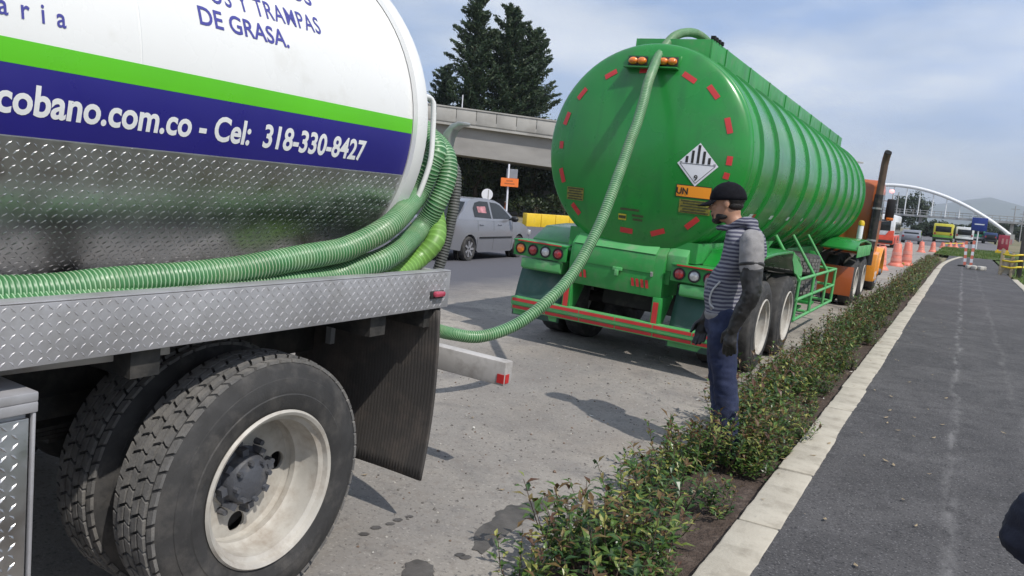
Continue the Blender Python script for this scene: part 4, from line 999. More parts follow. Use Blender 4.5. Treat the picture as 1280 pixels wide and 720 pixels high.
# ------------------------------------------------------------------ people
skin_m = M('skin', (.40, .21, .135), .5, var=.1, vs=20, bump=.05, bs=150)
hair_m = M('hair', (.012, .009, .008), .6, var=.4, vs=90, bump=.6, bs=200)
jean_m = M('denim', (.013, .020, .058), .85, var=.35, vs=7, dirt=((.06, .08, .15), .35, 5), bump=.35, bs=260)
glove_m = M('rubber_glove', (.018, .017, .017), .42, var=.3, vs=14, dirt=((.06, .055, .052), .3, 10), bump=.15, bs=40)
cap_m = M('cap_cloth', (.008, .008, .011), .9, spec=.15, var=.2, vs=30, bump=.2, bs=300)
grey_m = M('grey_fleece', (.25, .24, .24), .9, var=.12, vs=30, bump=.25, bs=220)
shoe_m = M('shoe', (.02, .017, .016), .6, var=.3, vs=20, dirt=((.12, .1, .08), .3, 20))
def stripe_mat(name, c1, c2, per, duty):
    m = bpy.data.materials.new(name); m.use_nodes = True; nt = m.node_tree; L = nt.links.new
    b = nt.nodes['Principled BSDF']; t = _n(nt, 'ShaderNodeTexCoord'); s = _n(nt, 'ShaderNodeSeparateXYZ'); L(t.outputs['Object'], s.inputs[0])
    nz = _n(nt, 'ShaderNodeTexNoise'); nz.inputs['Scale'].default_value = 9; L(t.outputs['Object'], nz.inputs['Vector'])
    a = _n(nt, 'ShaderNodeMath'); a.operation = 'MULTIPLY_ADD'; L(nz.outputs[0], a.inputs[0]); a.inputs[1].default_value = .02; L(s.outputs[2], a.inputs[2])
    d = _n(nt, 'ShaderNodeMath'); d.operation = 'DIVIDE'; L(a.outputs[0], d.inputs[0]); d.inputs[1].default_value = per
    f = _n(nt, 'ShaderNodeMath'); f.operation = 'FRACT'; L(d.outputs[0], f.inputs[0])
    r = _n(nt, 'ShaderNodeValToRGB'); e = r.color_ramp.elements; e[0].color = (*c1, 1); e[1].color = (*c2, 1); e[0].position = duty-.06; e[1].position = duty+.06
    L(f.outputs[0], r.inputs[0]); L(r.outputs[0], b.inputs['Base Color']); b.inputs['Roughness'].default_value = .9
    n4 = _n(nt, 'ShaderNodeTexNoise'); n4.inputs['Scale'].default_value = 240; L(t.outputs['Object'], n4.inputs['Vector'])
    bp = _n(nt, 'ShaderNodeBump'); bp.inputs['Strength'].default_value = .25; bp.inputs['Distance'].default_value = .01; L(n4.outputs[0], bp.inputs['Height']); L(bp.outputs[0], b.inputs['Normal'])
    return m
hood_m = stripe_mat('striped_knit', (.060, .060, .095), (.25, .25, .28), .0255, .52)
def chain(mb, pts, rad, n=18, sub=5, flat=None):
    """tapered limb through pts with rounded ends; rad radii; flat = (axis, scale) squashes the section"""
    P = [Vector(p) for p in pts]; Q = []; R_ = []
    E = [P[0]*2-P[1]]+P+[P[-1]*2-P[-2]]; RR = [rad[0]]+list(rad)+[rad[-1]]
    for i in range(1, len(E)-2):
        a, b, c_, d = E[i-1:i+3]
        for k in range(sub):
            t = k/sub; Q.append(.5*((2*b)+(c_-a)*t+(2*a-5*b+4*c_-d)*t*t+(3*b-a-3*c_+d)*t**3)); R_.append(RR[i]+(RR[i+1]-RR[i])*(3*t*t-2*t**3))
    Q.append(P[-1]); R_.append(rad[-1])
    d0 = (Q[0]-Q[1]).normalized(); d1 = (Q[-1]-Q[-2]).normalized()
    pre = [(Q[0]+d0*R_[0]*math.sin(a), R_[0]*math.cos(a)) for a in (1.45, 1.1, .75, .4)]
    post = [(Q[-1]+d1*R_[-1]*math.sin(a), R_[-1]*math.cos(a)) for a in (.4, .75, 1.1, 1.45)]
    Q = [p for p, _ in pre]+Q+[p for p, _ in post]; R_ = [r for _, r in pre]+R_+[r for _, r in post]
    o = len(mb.v); mb.tube(Q, R_, n)
    if flat:
        ax, sc = Vector(flat[0]).normalized(), flat[1]
        for i in range(o, len(mb.v)):
            v = Vector(mb.v[i]); k = (i-o)//n; c_ = Q[min(k, len(Q)-1)]; dd = (v-c_).dot(ax); mb.v[i] = tuple(v+ax*dd*(sc-1))
def rings(mb, rs, n=28):
    """closed body from ellipse rings (cx, cy, cz, rx, ry[, pitch])"""
    o = len(mb.v)
    for r in rs:
        cx, cy, cz, rx, ry = r[:5]; pt = r[5] if len(r) > 5 else 0
        for k in range(n):
            a = 2*math.pi*k/n; dx = rx*math.cos(a); mb.v.append((cx+dx*math.cos(pt), cy+ry*math.sin(a), cz+dx*math.sin(pt)))
    N = len(rs)
    for j in range(N-1):
        for k in range(n): mb.f.append((o+j*n+k, o+j*n+(k+1) % n, o+(j+1)*n+(k+1) % n, o+(j+1)*n+k)); mb.m.append(0)
    mb.f += [tuple(o+k for k in range(n))[::-1], tuple(o+(N-1)*n+k for k in range(n))]; mb.m += [0, 0]
def folds(amp, sc=11, st=(1, 1, 1), seed=0):
    def fn(co, no):
        q = Vector((co.x*st[0], co.y*st[1], co.z*st[2]))*sc+Vector((seed, 0, 0))
        w = mnoise.noise(q)+.5*mnoise.noise(q*2.1); return co+no*amp*w
    return fn
def hand(mb, wrist, d, palm_n, thumb_side, L=.19, curl=.5, th=.010):
    """palm + five fingers; d = pointing direction, palm_n = normal of the palm side, thumb_side = direction of the thumb"""
    d = Vector(d).normalized(); pn = Vector(palm_n); pn = (pn-d*pn.dot(d)).normalized(); s = d.cross(pn)
    if s.dot(Vector(thumb_side)) < 0: s = -s
    w = Vector(wrist)
    chain(mb, [w-d*.02, w+d*.04, w+d*L*.48], [.029, .036, .040], 14, 4, (pn, .55))
    for k, (off, ln) in enumerate(((.031, .37), (.0105, .42), (-.0105, .39), (-.031, .31))):
        b = w+d*L*.46+s*off; a = .25; p = [b]; q = b; dd = d
        for j in range(3):
            c_ = curl*(.35+.3*j)+.05*k; dd = (d*math.cos(c_)+pn*math.sin(c_)+s*off*1.2).normalized(); q = q+dd*L*ln/3*1.25; p.append(q)
        chain(mb, p, [th*1.12, th*1.05, th, th*.86], 10, 3)
    b = w+d*L*.14+s*.026; dd = (d*.75+s*.6+pn*.25).normalized(); d2 = (d*.9+s*.22+pn*.35).normalized()
    chain(mb, [b, b+dd*.045, b+dd*.045+d2*.035, b+dd*.045+d2*.062], [th*1.5, th*1.25, th*1.12, th*.9], 10, 3)

man = thing('person', 'man in black cap, striped grey hoodie and long rubber gloves beside the hedge', 'person')
YC = 5.25
def pm_(x, y, Y=5.0): return atY(x, y, Y+.25)
Hc = pm_(909, 255)
fw = Vector((-1, -.05, -.10)).normalized(); upv = (Vector((0, 0, 1))-fw*fw.z).normalized(); lf = upv.cross(fw)
HS = 1.08
def hd(f, l, u): return Hc+(fw*f+lf*l+upv*u)*HS
def hell(mb, f, l, u, rf, rl, ru, nu=18, nv=12):
    o = len(mb.v); mb.sphere((0, 0, 0), (rf, rl, ru), nu, nv)
    for i in range(o, len(mb.v)): v = mb.v[i]; mb.v[i] = tuple(hd(f+v[0], l+v[1], u+v[2]))
pel = pm_(904, 398); waist = pm_(905, 368); chest = pm_(925, 316); neckb = pm_(926, 284)
sh_n = pm_(940, 304, 4.815); el_n = pm_(939, 368, 4.76); wr_n = pm_(917, 408, 4.75)
sh_f = pm_(926, 303, 5.185); el_f = pm_(908, 362, 5.22); wr_f = pm_(882, 397, 5.19)
hp_n = pm_(905, 402, 4.905); kn_n = pm_(906, 474, 4.88); an_n = Vector((pm_(911, 545, 4.86).x, 5.11, .13))
hp_f = pm_(904, 400, 5.095); kn_f = pm_(900, 468, 5.11); an_f = Vector((pm_(903, 538, 5.13).x, 5.38, .13))
b = MB()
hell(b, -.005, 0, .035, .098, .076, .095); hell(b, .012, 0, -.03, .078, .066, .085); hell(b, .055, 0, -.083, .036, .040, .030); hell(b, .03, 0, -.07, .055, .055, .04)
hell(b, .088, 0, .022, .018, .05, .014); hell(b, .094, 0, -.012, .014, .012, .028); hell(b, .104, 0, -.024, .016, .015, .012); hell(b, .088, 0, -.055, .014, .024, .009); hell(b, .086, 0, -.066, .013, .022, .008)
for s_ in (-1, 1):
    hell(b, -.012, s_*.078, .0, .018, .009, .032); hell(b, .07, s_*.034, -.012, .02, .022, .02)
chain(b, [hd(-.03, 0, -.04), hd(-.035, 0, -.09), neckb+Vector((0, 0, -.03))], [.056, .055, .062])
rings(b, [(pel.x, YC, pel.z-.06, .07, .11), (pel.x, YC, pel.z, .09, .145), (waist.x, YC, waist.z, .085, .125), (chest.x, YC, chest.z-.05, .10, .145), (chest.x, YC, chest.z+.04, .095, .15), (neckb.x, YC, neckb.z-.03, .06, .10)])
for A in ((sh_n, el_n, wr_n), (sh_f, el_f, wr_f)): chain(b, A, [.05, .04, .028])
for A in ((hp_n, kn_n, an_n), (hp_f, kn_f, an_f)): chain(b, A, [.075, .05, .035])
hdn = pm_(908, 446, 4.73)-wr_n; hdf = pm_(874, 426, 5.17)-wr_f
for w_, d_, pn_, ts in ((wr_n, hdn, (.2, 1, 0), (-1, 0, 0)), (wr_f, hdf, (.2, -1, 0), (-1, 0, 0))): chain(b, [w_, w_+d_*.2], [.018, .012])
for a_ in (an_n, an_f): chain(b, [a_, a_+Vector((-.02, 0, -.06)), a_+Vector((-.12, 0, -.08))], [.034, .035, .028])
body = remesh(b, 'body', skin_m, .007, 3, man)
# eyes
for s_ in (-1, 1):
    e = MB(); hell(e, .083, s_*.033, .000, .012, .013, .011, 10, 7); e.build('eye', M('eye_white', (.5, .48, .45), .2), body, 60)
    e = MB(); hell(e, .0915, s_*.034, .000, .005, .006, .006, 8, 6); e.build('iris', K['black'], body, 60)
# hoodie
b = MB()
rings(b, [(pel.x+.0, YC, pel.z+.02, .108, .168), (pel.x-.003, YC, pel.z+.05, .117, .176), (waist.x-.008, YC, waist.z, .122, .172), (waist.x+.010, YC, waist.z+.10, .120, .170), (chest.x, YC, chest.z-.06, .118, .175), (chest.x+.006, YC, chest.z+.02, .115, .182), (chest.x+.008, YC, chest.z+.08, .108, .175), (neckb.x+.004, YC, neckb.z-.035, .088, .125), (neckb.x, YC, neckb.z+.0, .076, .085), (neckb.x-.004, YC, neckb.z+.018, .066, .07)])
hood = remesh(b, 'hoodie', hood_m, .009, 3, man, fn=folds(.007, 8, (1, 1, 1.6)))
b = MB()      # hood collar hanging behind the neck
chain(b, [hd(.055, 0, -.145), pm_(912, 284, 4.93), pm_(930, 277, 4.92), pm_(941, 280, 5.0), pm_(930, 277, 5.08), pm_(912, 284, 5.07), hd(.055, 0.0, -.145)], [.018, .024, .032, .040, .032, .024, .018], 14)
chain(b, [pm_(938, 282, 4.95), pm_(951, 300, 5.0), pm_(955, 318, 5.0)], [.045, .05, .03], 14, 4, (Vector((1, 0, .3)), .6))
remesh(b, 'hood', stripe_mat('striped_hood', (.05, .05, .085), (.24, .24, .28), .022, .6), .009, 4, hood, fn=folds(.004, 18))
b = MB()
for (a0, a1, a2) in ((sh_n, el_n, wr_n),): chain(b, [a0+Vector((-.01, .05, .015)), a0, a0.lerp(a1, .46)], [.074, .077, .076])
remesh(b, 'sleeve', grey_m, .009, 3, hood, fn=folds(.006, 16))
b = MB(); chain(b, [sh_f+Vector((0, -.05, .015)), sh_f, sh_f.lerp(el_f, .46)], [.072, .076, .075]); remesh(b, 'sleeve', grey_m, .009, 3, hood, fn=folds(.006, 16, seed=4))
b = MB(); rings(b, [(pel.x, YC, pel.z-.005, .112, .172), (pel.x, YC, pel.z+.03, .124, .184), (pel.x, YC, pel.z+.05, .120, .18)]); remesh(b, 'hem', grey_m, .008, 2, hood)
b = MB(); pk = pm_(893, 366, 4.86)      # kangaroo pocket
chain(b, [pm_(884, 356, 4.97), pm_(886, 382, 4.97)], [.05, .058], 16, 4, (Vector((1, .4, 0)), .35)); chain(b, [pm_(892, 362, 4.88), pm_(897, 384, 4.865)], [.04, .055], 16, 4, (Vector((1, -1.4, 0)), .35))
remesh(b, 'pocket', grey_m, .008, 3, hood)
b = MB(); b.tube(cr([pm_(900, 352, 4.815), pm_(890, 364, 4.825), pm_(887, 378, 4.83), pm_(893, 386, 4.825)], .01), .006, 8); b.build('pocket_trim', M('trim', (.5, .5, .5), .8), hood, 60)
# jeans
b = MB()
rings(b, [(pel.x+.004, YC, pel.z-.10, .105, .150), (pel.x+.004, YC, pel.z-.04, .115, .172), (pel.x, YC, pel.z+.03, .11, .166), (pel.x, YC, pel.z+.06, .10, .155)])
for h_, k_, a_ in ((hp_n, kn_n, an_n), (hp_f, kn_f, an_f)):
    chain(b, [h_+Vector((0, 0, .0)), h_.lerp(k_, .5)+Vector((-.008, 0, 0)), k_, k_.lerp(a_, .5)+Vector((.006, 0, 0)), a_+Vector((.0, 0, -.03))], [.104, .094, .078, .075, .073])
remesh(b, 'jeans', jean_m, .009, 3, man, fn=folds(.008, 10, (1, 1, 1.8), 3))
# gloves to above the elbow
for (s0, e0, w0, d_, pn_, ts) in ((sh_n, el_n, wr_n, hdn, (.15, 1, 0), (-1, 0, 0)), (sh_f, el_f, wr_f, hdf, (.15, -1, 0), (-1, 0, 0))):
    b = MB(); chain(b, [s0.lerp(e0, .44), s0.lerp(e0, .7), e0, e0.lerp(w0, .5), w0+d_*.1], [.071, .067, .058, .05, .038], 20)
    hand(b, w0, d_, pn_, ts, .205, .5, .0125)
    gl = remesh(b, 'glove', glove_m, .0055, 2, man, fn=folds(.004, 20))
    c_ = MB(); t_ = (e0-s0).normalized(); q0 = s0.lerp(e0, .43); c_.lathe(q0, t_, [(.077, -.012), (.0795, -.004), (.078, .006), (.073, .008)], 28); c_.build('cuff', glove_m, gl, 60)
# cap
def capp(a, e, r=1.0):     # a azimuth from forward, e elevation
    return hd(-.006+.113*r*math.cos(a)*math.cos(e), .090*r*math.sin(a)*math.cos(e), .030+.106*r*math.sin(e))
b = MB(); nA, nE = 36, 9
for j in range(nE):
    for k in range(nA): b.v.append(tuple(capp(2*math.pi*k/nA, -.08+(math.pi/2+.02)*j/(nE-1)*.995)))
for j in range(nE-1):
    for k in range(nA): b.f.append((j*nA+k, j*nA+(k+1) % nA, (j+1)*nA+(k+1) % nA, (j+1)*nA+k)); b.m.append(0)
b.f.append(tuple((nE-1)*nA+k for k in range(nA))); b.m.append(0)
cp = b.build('cap', cap_m, man, 70); cp.modifiers.new('s', 'SOLIDIFY').thickness = .005
b = MB(); nA = 18
for i in range(7):
    t_ = i/6
    for k in range(nA):
        a = math.radians(-62+124*k/(nA-1)); base = capp(a, -.06); out = fw*(.082*t_*math.cos(a*.95)); b.v.append(tuple(base+out-upv*(.030*t_*(.6+.4*math.cos(a))+.016*(1-math.cos(a))*1.2*t_)))
for i in range(6):
    for k in range(nA-1): b.f.append((i*nA+k, i*nA+k+1, (i+1)*nA+k+1, (i+1)*nA+k)); b.m.append(0)
br = b.build('brim', cap_m, cp, 70); br.modifiers.new('s', 'SOLIDIFY').thickness = .004
b = MB(); hell(b, -.006, 0, .136, .007, .007, .004, 8, 6); b.build('button', cap_m, cp)
# hair and beard
b = MB(); hell(b, -.042, 0, -.010, .058, .070, .040); hell(b, -.035, 0, .022, .076, .081, .040); hr = remesh(b, 'hair', hair_m, .006, 2, man)
b = MB(); hell(b, .058, 0, -.098, .036, .038, .026)
for s_ in (-1, 1): hell(b, .022, s_*.043, -.073, .040, .019, .024)
hell(b, .092, 0, -.046, .010, .022, .005)
for s_ in (-1, 1): chain(b, [hd(.03, s_*.042, -.082), hd(.05, s_*.034, -.09), hd(.072, s_*.018, -.098)], [.010, .014, .015], 12); chain(b, [hd(.088, s_*.026, -.052), hd(.08, s_*.028, -.08)], [.003, .006], 8)
remesh(b, 'beard', hair_m, .006, 2, man)
# shoes
for a_ in (an_n, an_f):
    b = MB(); g0 = a_ + Vector((0, 0, -.12)); chain(b, [a_+Vector((.01, 0, -.03)), g0+Vector((.005, 0, .05)), g0+Vector((-.09, 0, .045)), g0+Vector((-.17, 0, .034))], [.045, .046, .046, .036], 16)
    for i, v in enumerate(b.v):
        if v[2] < g0.z+.004: b.v[i] = (v[0], v[1], g0.z+.004)
    remesh(b, 'shoe', shoe_m, .007, 2, man)
# second person at the edge of the frame: navy jacket, elbow out
p2 = thing('person', 'person in a dark navy jacket, only the bent elbow shows beside the path', 'person', (0, 0, 0))
navy_m = M('navy_jacket', (.010, .012, .028), .75, var=.3, vs=10, bump=.2, bs=150)
EL = dep(1272, 672, 2.0); bx, by, z0 = EL.x+.52, EL.y-.06, .096
b = MB()
rings(b, [(bx, by, .86, .16, .10), (bx, by, .95, .17, .115), (bx, by, 1.1, .155, .105), (bx, by, 1.3, .18, .115), (bx, by, 1.42, .17, .10), (bx, by, 1.50, .07, .06)])
chain(b, [(bx, by, 1.5), (bx, by, 1.6)], [.055, .052]); b.sphere((bx, by+.02, 1.69), (.075, .098, .12)); b.sphere((bx, by+.115, 1.68), (.015, .018, .02)); b.sphere((bx, by+.06, 1.60), (.045, .05, .035))
for s_ in (-1, 1): b.sphere((bx+s_*.078, by, 1.68), (.009, .018, .03)); chain(b, [(bx+s_*.09, by, .9), (bx+s_*.1, by+.01, .52), (bx+s_*.1, by-.02, z0+.08)], [.08, .052, .036])
SHL = Vector((bx-.19, by, 1.40)); SHR = Vector((bx+.19, by, 1.40)); WRL = Vector((bx-.20, by+.22, 1.08)); ELB = EL+Vector((.055, 0, 0))
chain(b, [SHL, ELB, WRL], [.05, .04, .028]); chain(b, [SHR, (bx+.25, by-.02, 1.1), (bx+.23, by+.1, .88)], [.05, .04, .028])
hand(b, WRL, Vector((.5, .6, .3)), (0, 0, -1), (.3, -1, 0), .18, .7); hand(b, (bx+.23, by+.1, .88), (0, .1, -1), (-1, 0, 0), (0, 1, 0), .18, .5)
for s_ in (-1, 1): chain(b, [(bx+s_*.1, by-.02, z0+.05), (bx+s_*.11, by+.14, z0+.03)], [.035, .03])
remesh(b, 'body', skin_m, .008, 3, p2)
b = MB(); rings(b, [(bx, by, .82, .18, .125), (bx, by, .9, .19, .135), (bx, by, 1.1, .178, .13), (bx, by, 1.3, .20, .135), (bx, by, 1.42, .185, .12), (bx, by, 1.50, .085, .08)])
chain(b, [SHL, ELB, WRL+Vector((-.02, -.03, 0))], [.085, .105, .06]); chain(b, [SHR, (bx+.25, by-.02, 1.1), (bx+.23, by+.09, .92)], [.075, .062, .05])
remesh(b, 'jacket', navy_m, .008, 4, p2, fn=folds(.009, 15, (1, 1, 1.6)))
b = MB(); rings(b, [(bx, by, .80, .16, .11), (bx, by, .95, .165, .115)])
for s_ in (-1, 1): chain(b, [(bx+s_*.09, by, .86), (bx+s_*.1, by+.01, .5), (bx+s_*.1, by-.02, z0+.07)], [.1, .075, .065])
remesh(b, 'trousers', jean_m, .010, 4, p2, fn=folds(.006, 10))
for s_ in (-1, 1): b = MB(); chain(b, [(bx+s_*.1, by-.02, z0+.048), (bx+s_*.11, by+.15, z0+.04)], [.047, .04]); remesh(b, 'shoe', shoe_m, .008, 2, p2)
b = MB(); b.sphere((bx, by-.01, 1.73), (.085, .105, .09)); remesh(b, 'hair', hair_m, .008, 2, p2)
# ------------------------------------------------------------------ grey sedan
car = thing('sedan_car', 'silver grey four-door sedan passing on the far side of the road', 'car', (-10.87, 14.716, road_z(-10.5)), rz=math.radians(3.0))
silver = M('silver_paint', (.235, .24, .265), .28, .3, var=.03, coat=.6, rvar=0)
def cw(y, z):
    hw = .865-.025*max(0, .5-z)/.3-.03*max(0, z-.72)/.25 if z < .97 else .835-.40*(z-.97)
    return hw*(1-.13*abs((y-2.1)/2.15)**5)
def arc_pts(cy, cz, r, a0, a1, n=9): return [(cy+r*math.cos(math.radians(a0+(a1-a0)*k/n)), cz+r*math.sin(math.radians(a0+(a1-a0)*k/n))) for k in range(n+1)]
low = [(.08, .30), (.44, .26)]+arc_pts(.84, .29, .355, 185, -5)[0:]+[(1.3, .20), (3.0, .20)]+arc_pts(3.47, .29, .355, 185, -5)+[(3.95, .24), (4.17, .26), (4.25, .45), (4.22, .66), (4.10, .78), (3.7, .90), (3.22, .97), (2.4, .985), (1.4, 1.0), (.6, 1.01), (.10, 1.0), (.02, .94), (-.02, .62), (0, .45)]
def car_prism(poly, name, mat, parent, cuts=(.35, .5, .65, .8, .92, 1.1, 1.25, 1.4), bev=.0, ycuts=()):
    mb = MB(); mb.prism(poly, -1, 1, 0); me = mb.mesh(name, mat, smooth=0); bm = bmesh.new(); bm.from_mesh(me)
    for z in cuts: bmesh.ops.bisect_plane(bm, geom=bm.verts[:]+bm.edges[:]+bm.faces[:], plane_co=(0, 0, z), plane_no=(0, 0, 1))
    for y in (.3, .6, 1.2, 2., 2.8, 3.2, 3.8, 4.05): bmesh.ops.bisect_plane(bm, geom=bm.verts[:]+bm.edges[:]+bm.faces[:], plane_co=(0, y, 0), plane_no=(0, 1, 0))
    for x in (-.7, .7): bmesh.ops.bisect_plane(bm, geom=bm.verts[:]+bm.edges[:]+bm.faces[:], plane_co=(x, 0, 0), plane_no=(1, 0, 0))
    for v in bm.verts: v.co.x *= cw(v.co.y, v.co.z)
    if bev:
        es = [e for e in bm.edges if len(e.link_faces) == 2 and e.calc_face_angle(0) > math.radians(55)]
        bmesh.ops.bevel(bm, geom=es, offset=bev, segments=3, affect='EDGES', clamp_overlap=True)
    bm.to_mesh(me); bm.free(); me.shade_smooth(); me.set_sharp_from_angle(angle=math.radians(42)); return link(name, me, parent)
cbody = car_prism(low, 'body', silver, car, bev=.03)
gh = [(3.28, .955), (2.95, 1.16), (2.55, 1.40), (2.30, 1.465), (1.9, 1.505), (1.5, 1.51), (1.15, 1.47), (.95, 1.40), (.62, 1.16), (.34, .99)]
ghouse = car_prism(gh, 'roof', silver, car, bev=.025)
def side_glass(poly, nm='side_window', mat=None, off=.004, parent=None):
    for s_ in (1, -1):
        mb = MB(); mb.add([(s_*(cw(y, z)+off), y, z) for y, z in poly], [tuple(range(len(poly)))]); mb.build(nm, mat or K['glass'], parent or ghouse, 0)
side_glass([(1.98, 1.02), (3.02, 1.02), (2.78, 1.20), (2.52, 1.355), (2.35, 1.40), (2.02, 1.42)])
side_glass([(1.08, 1.05), (1.90, 1.02), (1.92, 1.425), (1.5, 1.43), (1.25, 1.39), (1.10, 1.26)])
side_glass([(1.30, 1.16), (1.72, 1.15), (1.73, 1.31), (1.30, 1.30)], 'window_card', M('window_card', (.45, .2, .22), .6, var=.6, vs=9), .007)
mb = MB(); mb.add([(s_*(cw(y, z)-.06), y-.012, z+.012) for (y, z) in ((.37, 1.01), (.62, 1.165), (.93, 1.385)) for s_ in (-1, 1)], [(0, 1, 3, 2), (2, 3, 5, 4)]); mb.build('rear_window', K['glass'], ghouse, 0)
mb = MB(); mb.add([(s_*(cw(y, z)-.08), y+.014, z+.012) for (y, z) in ((3.24, .99), (2.95, 1.165), (2.58, 1.39)) for s_ in (-1, 1)], [(0, 1, 3, 2), (2, 3, 5, 4)]); mb.build('windscreen', K['glass'], ghouse, 0)
for s_ in (1, -1):
    mb = MB(); mb.box(*sorted((s_*.862, s_*.885)), 1.28, 2.98, .545, .58); mb.build('side_moulding', K['black'], cbody, bev=.005)
    for y in (1.28, 2.22):
        mb = MB(); mb.box(*sorted((s_*.835, s_*.872)), y, y+.19, .86, .89); mb.build('door_handle', silver, cbody, bev=.01)
    for y in (1.20, 2.0, 3.02):
        mb = MB(); mb.add([(s_*(cw(y, z)+.0025), y+d, z) for z in (.25, .5, .8, .97) for d in (-.005, .005)], [(0, 1, 3, 2), (2, 3, 5, 4), (4, 5, 7, 6)]); mb.build('door_gap', K['black'], cbody, 0)
    mb = MB(); mb.sphere((s_*.98, 2.86, 1.03), (.11, .07, .075)); mb.box(*sorted((s_*.82, s_*.95)), 2.84, 2.88, .99, 1.02); mb.build('mirror', K['black'], car, 60)
    mb = MB(); mb.box(*sorted((s_*.66, s_*.835)), -.03, .14, .66, .93); mb.build('tail_light', K['red_lens'], cbody, bev=.03)
    mb = MB(); mb.box(*sorted((s_*.5, s_*.82)), 4.10, 4.235, .60, .74); mb.build('headlight', K['clear_lens'], cbody, bev=.02)
    for y in (.84, 3.47):
        t = MB(); t.lathe((s_*.865, y, .295), (s_, 0, 0), [(.20, -.19), (.27, -.2), (.295, -.16), (.295, -.04), (.275, -.005), (.215, -.004), (.2, -.02), (.2, -.19)], 32); wh = t.build('wheel', K['rubber'], car, 50)
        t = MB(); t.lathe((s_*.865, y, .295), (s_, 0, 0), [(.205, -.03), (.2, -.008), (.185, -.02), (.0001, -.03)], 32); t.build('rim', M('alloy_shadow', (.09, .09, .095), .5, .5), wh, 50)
        for k in range(7):
            a = k*2*math.pi/7; d = Vector((0, math.cos(a), math.sin(a))); t = MB(); t.bar(Vector((s_*.852, y, .295))+d*.03, Vector((s_*.858, y, .295))+d*.19, .05, .012, up=(1, 0, 0)); t.build('spoke', M('alloy', (.5, .5, .52), .35, .7) if k == 0 else bpy.data.materials['alloy'], wh)
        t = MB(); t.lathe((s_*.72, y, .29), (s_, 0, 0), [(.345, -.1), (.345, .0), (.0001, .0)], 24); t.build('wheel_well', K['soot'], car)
mb = MB(); mb.box(-.8, .8, -.06, .06, .34, .52); mb.build('rear_bumper', silver, cbody, bev=.03)
mb = MB(); mb.box(-.26, .26, -.035, -.022, .70, .82); mb.build('number_plate', K['sticker_y'], cbody)

# ------------------------------------------------------------------ flyover across the road
conc = M('concrete', (.40, .385, .36), .9, var=.12, vs=.6, dirt=((.24, .22, .2), .35, .5), bump=.15, bs=8)
conc2 = M('girder_concrete', (.30, .285, .27), .9, var=.14, vs=.4, dirt=((.16, .15, .14), .35, .35), stretch=(1, 1, 3))
FD = 62
A = dep(546, 132, FD); B = dep(697, 152.5, FD); dirF = (B-A).normalized(); backF = Vector((dirF.y, -dirF.x, 0)).normalized()
if backF.dot(Vector(CR[:, 2])) < 0: backF = -backF
fly = thing('flyover', 'grey concrete flyover with panelled parapet crossing in front of the tall conifers', 'bridge', tuple(Vector((A.x, A.y, 0))))
O_ = Vector((A.x, A.y, 0))
def fp(s, b_, z): return A-O_+dirF*s+backF*b_+Vector((0, 0, z))
def fbox(mb, s0, s1, b0, b1, z0, z1):
    mb.add([fp(s, b_, z) for s in (s0, s1) for b_ in (b0, b1) for z in (z0, z1)], [(0, 1, 3, 2), (4, 6, 7, 5), (0, 4, 5, 1), (2, 3, 7, 6), (0, 2, 6, 4), (1, 5, 7, 3)])
mb = MB(); fbox(mb, -40, 34, 0, 9.5, -1.35, -1.03); mb.build('deck_slab', conc, fly)
for b0 in (.5, 3.4, 6.3):
    mb = MB(); fbox(mb, -40, 34, b0, b0+2.6, -3.55, -1.35); mb.build('girder', conc2, fly)
for k in range(46):
    s0 = -40+k*1.6; mb = MB(); fbox(mb, s0+.02, s0+1.58, -.06, .16, -1.1, -.0); mb.build('parapet_panel', conc, fly, bev=.02)
mb = MB(); fbox(mb, -40, 34, 9.3, 9.5, -1.1, 0); mb.build('parapet', conc, fly)
mb = MB(); fbox(mb, -40, 34, -.12, .22, .0, .10); mb.build('coping', conc, fly)
mb = MB(); q = fp(2.0, .05, 0); mb.cyl(q, q+Vector((0, 0, 1.1)), .04); mb.build('marker_post', K['placard'], fly)
for s0 in (-22, 22): 
    mb = MB(); q = fp(s0, 4.7, -3.55); mb.tube([q, Vector((q.x, q.y, -.1))], .9, 20); mb.build('pier', conc2, fly, 60)
# low retaining wall / fence, yellow barrier, signs on the median
yb_ = thing('yellow_barrier', 'long low yellow painted concrete barrier behind the silver car', 'barrier', tuple(gnd(700, 285)))
o_ = gnd(700, 285)
def dg(x, y): return gnd(x, y)-o_
P0, P1 = dg(655, 282.5), dg(790, 290); d = (P1-P0)
for k in range(8):
    a, b_ = P0+d*k/8, P0+d*(k+.985)/8; mb = MB(); mb.bar(a+Vector((0, 0, .36)), b_+Vector((0, 0, .36)), .45, .76); mb.build('barrier_block', K['yellow'], yb_, bev=.04)
p = dep(635, 262, 43); p.z = 0
os_ = thing('road_work_sign', 'small orange rectangular road work sign on a white post', 'sign', tuple(p))
def onp(x, y, dd=43): return dep(x, y, dd)-p
mb = MB(); t_ = onp(636.5, 205); mb.cyl((t_.x*.5, t_.y*.5, 0), t_, .05, n=10); mb.build('post', K['placard'], os_)
Rb = Matrix((Vector((dirF.x, dirF.y, 0)).normalized(), backF, Vector((0, 0, 1)))).transposed()
c1 = onp(637, 228, 42.9); mb = MB(); mb.obox(c1, (.96, .02, .46), Rb); ob = mb.build('sign_board', K['orange_sign'], os_)
for dz, w in ((.08, .36), (-.07, .55)):
    mb = MB(); mb.obox(c1+Vector((0, 0, dz))-backF*.013, (w, .004, .07), Rb); mb.build('print_line', M('faded_print', (.45, .12, .03), .6), ob)
mb = MB(); mb.obox(onp(640, 217, 43.2), (.62, .02, .5), Rb); mb.build('grey_plate', M('grey_sign', (.25, .26, .28), .5), os_)
p = dep(609, 262, 50); p.z = 0
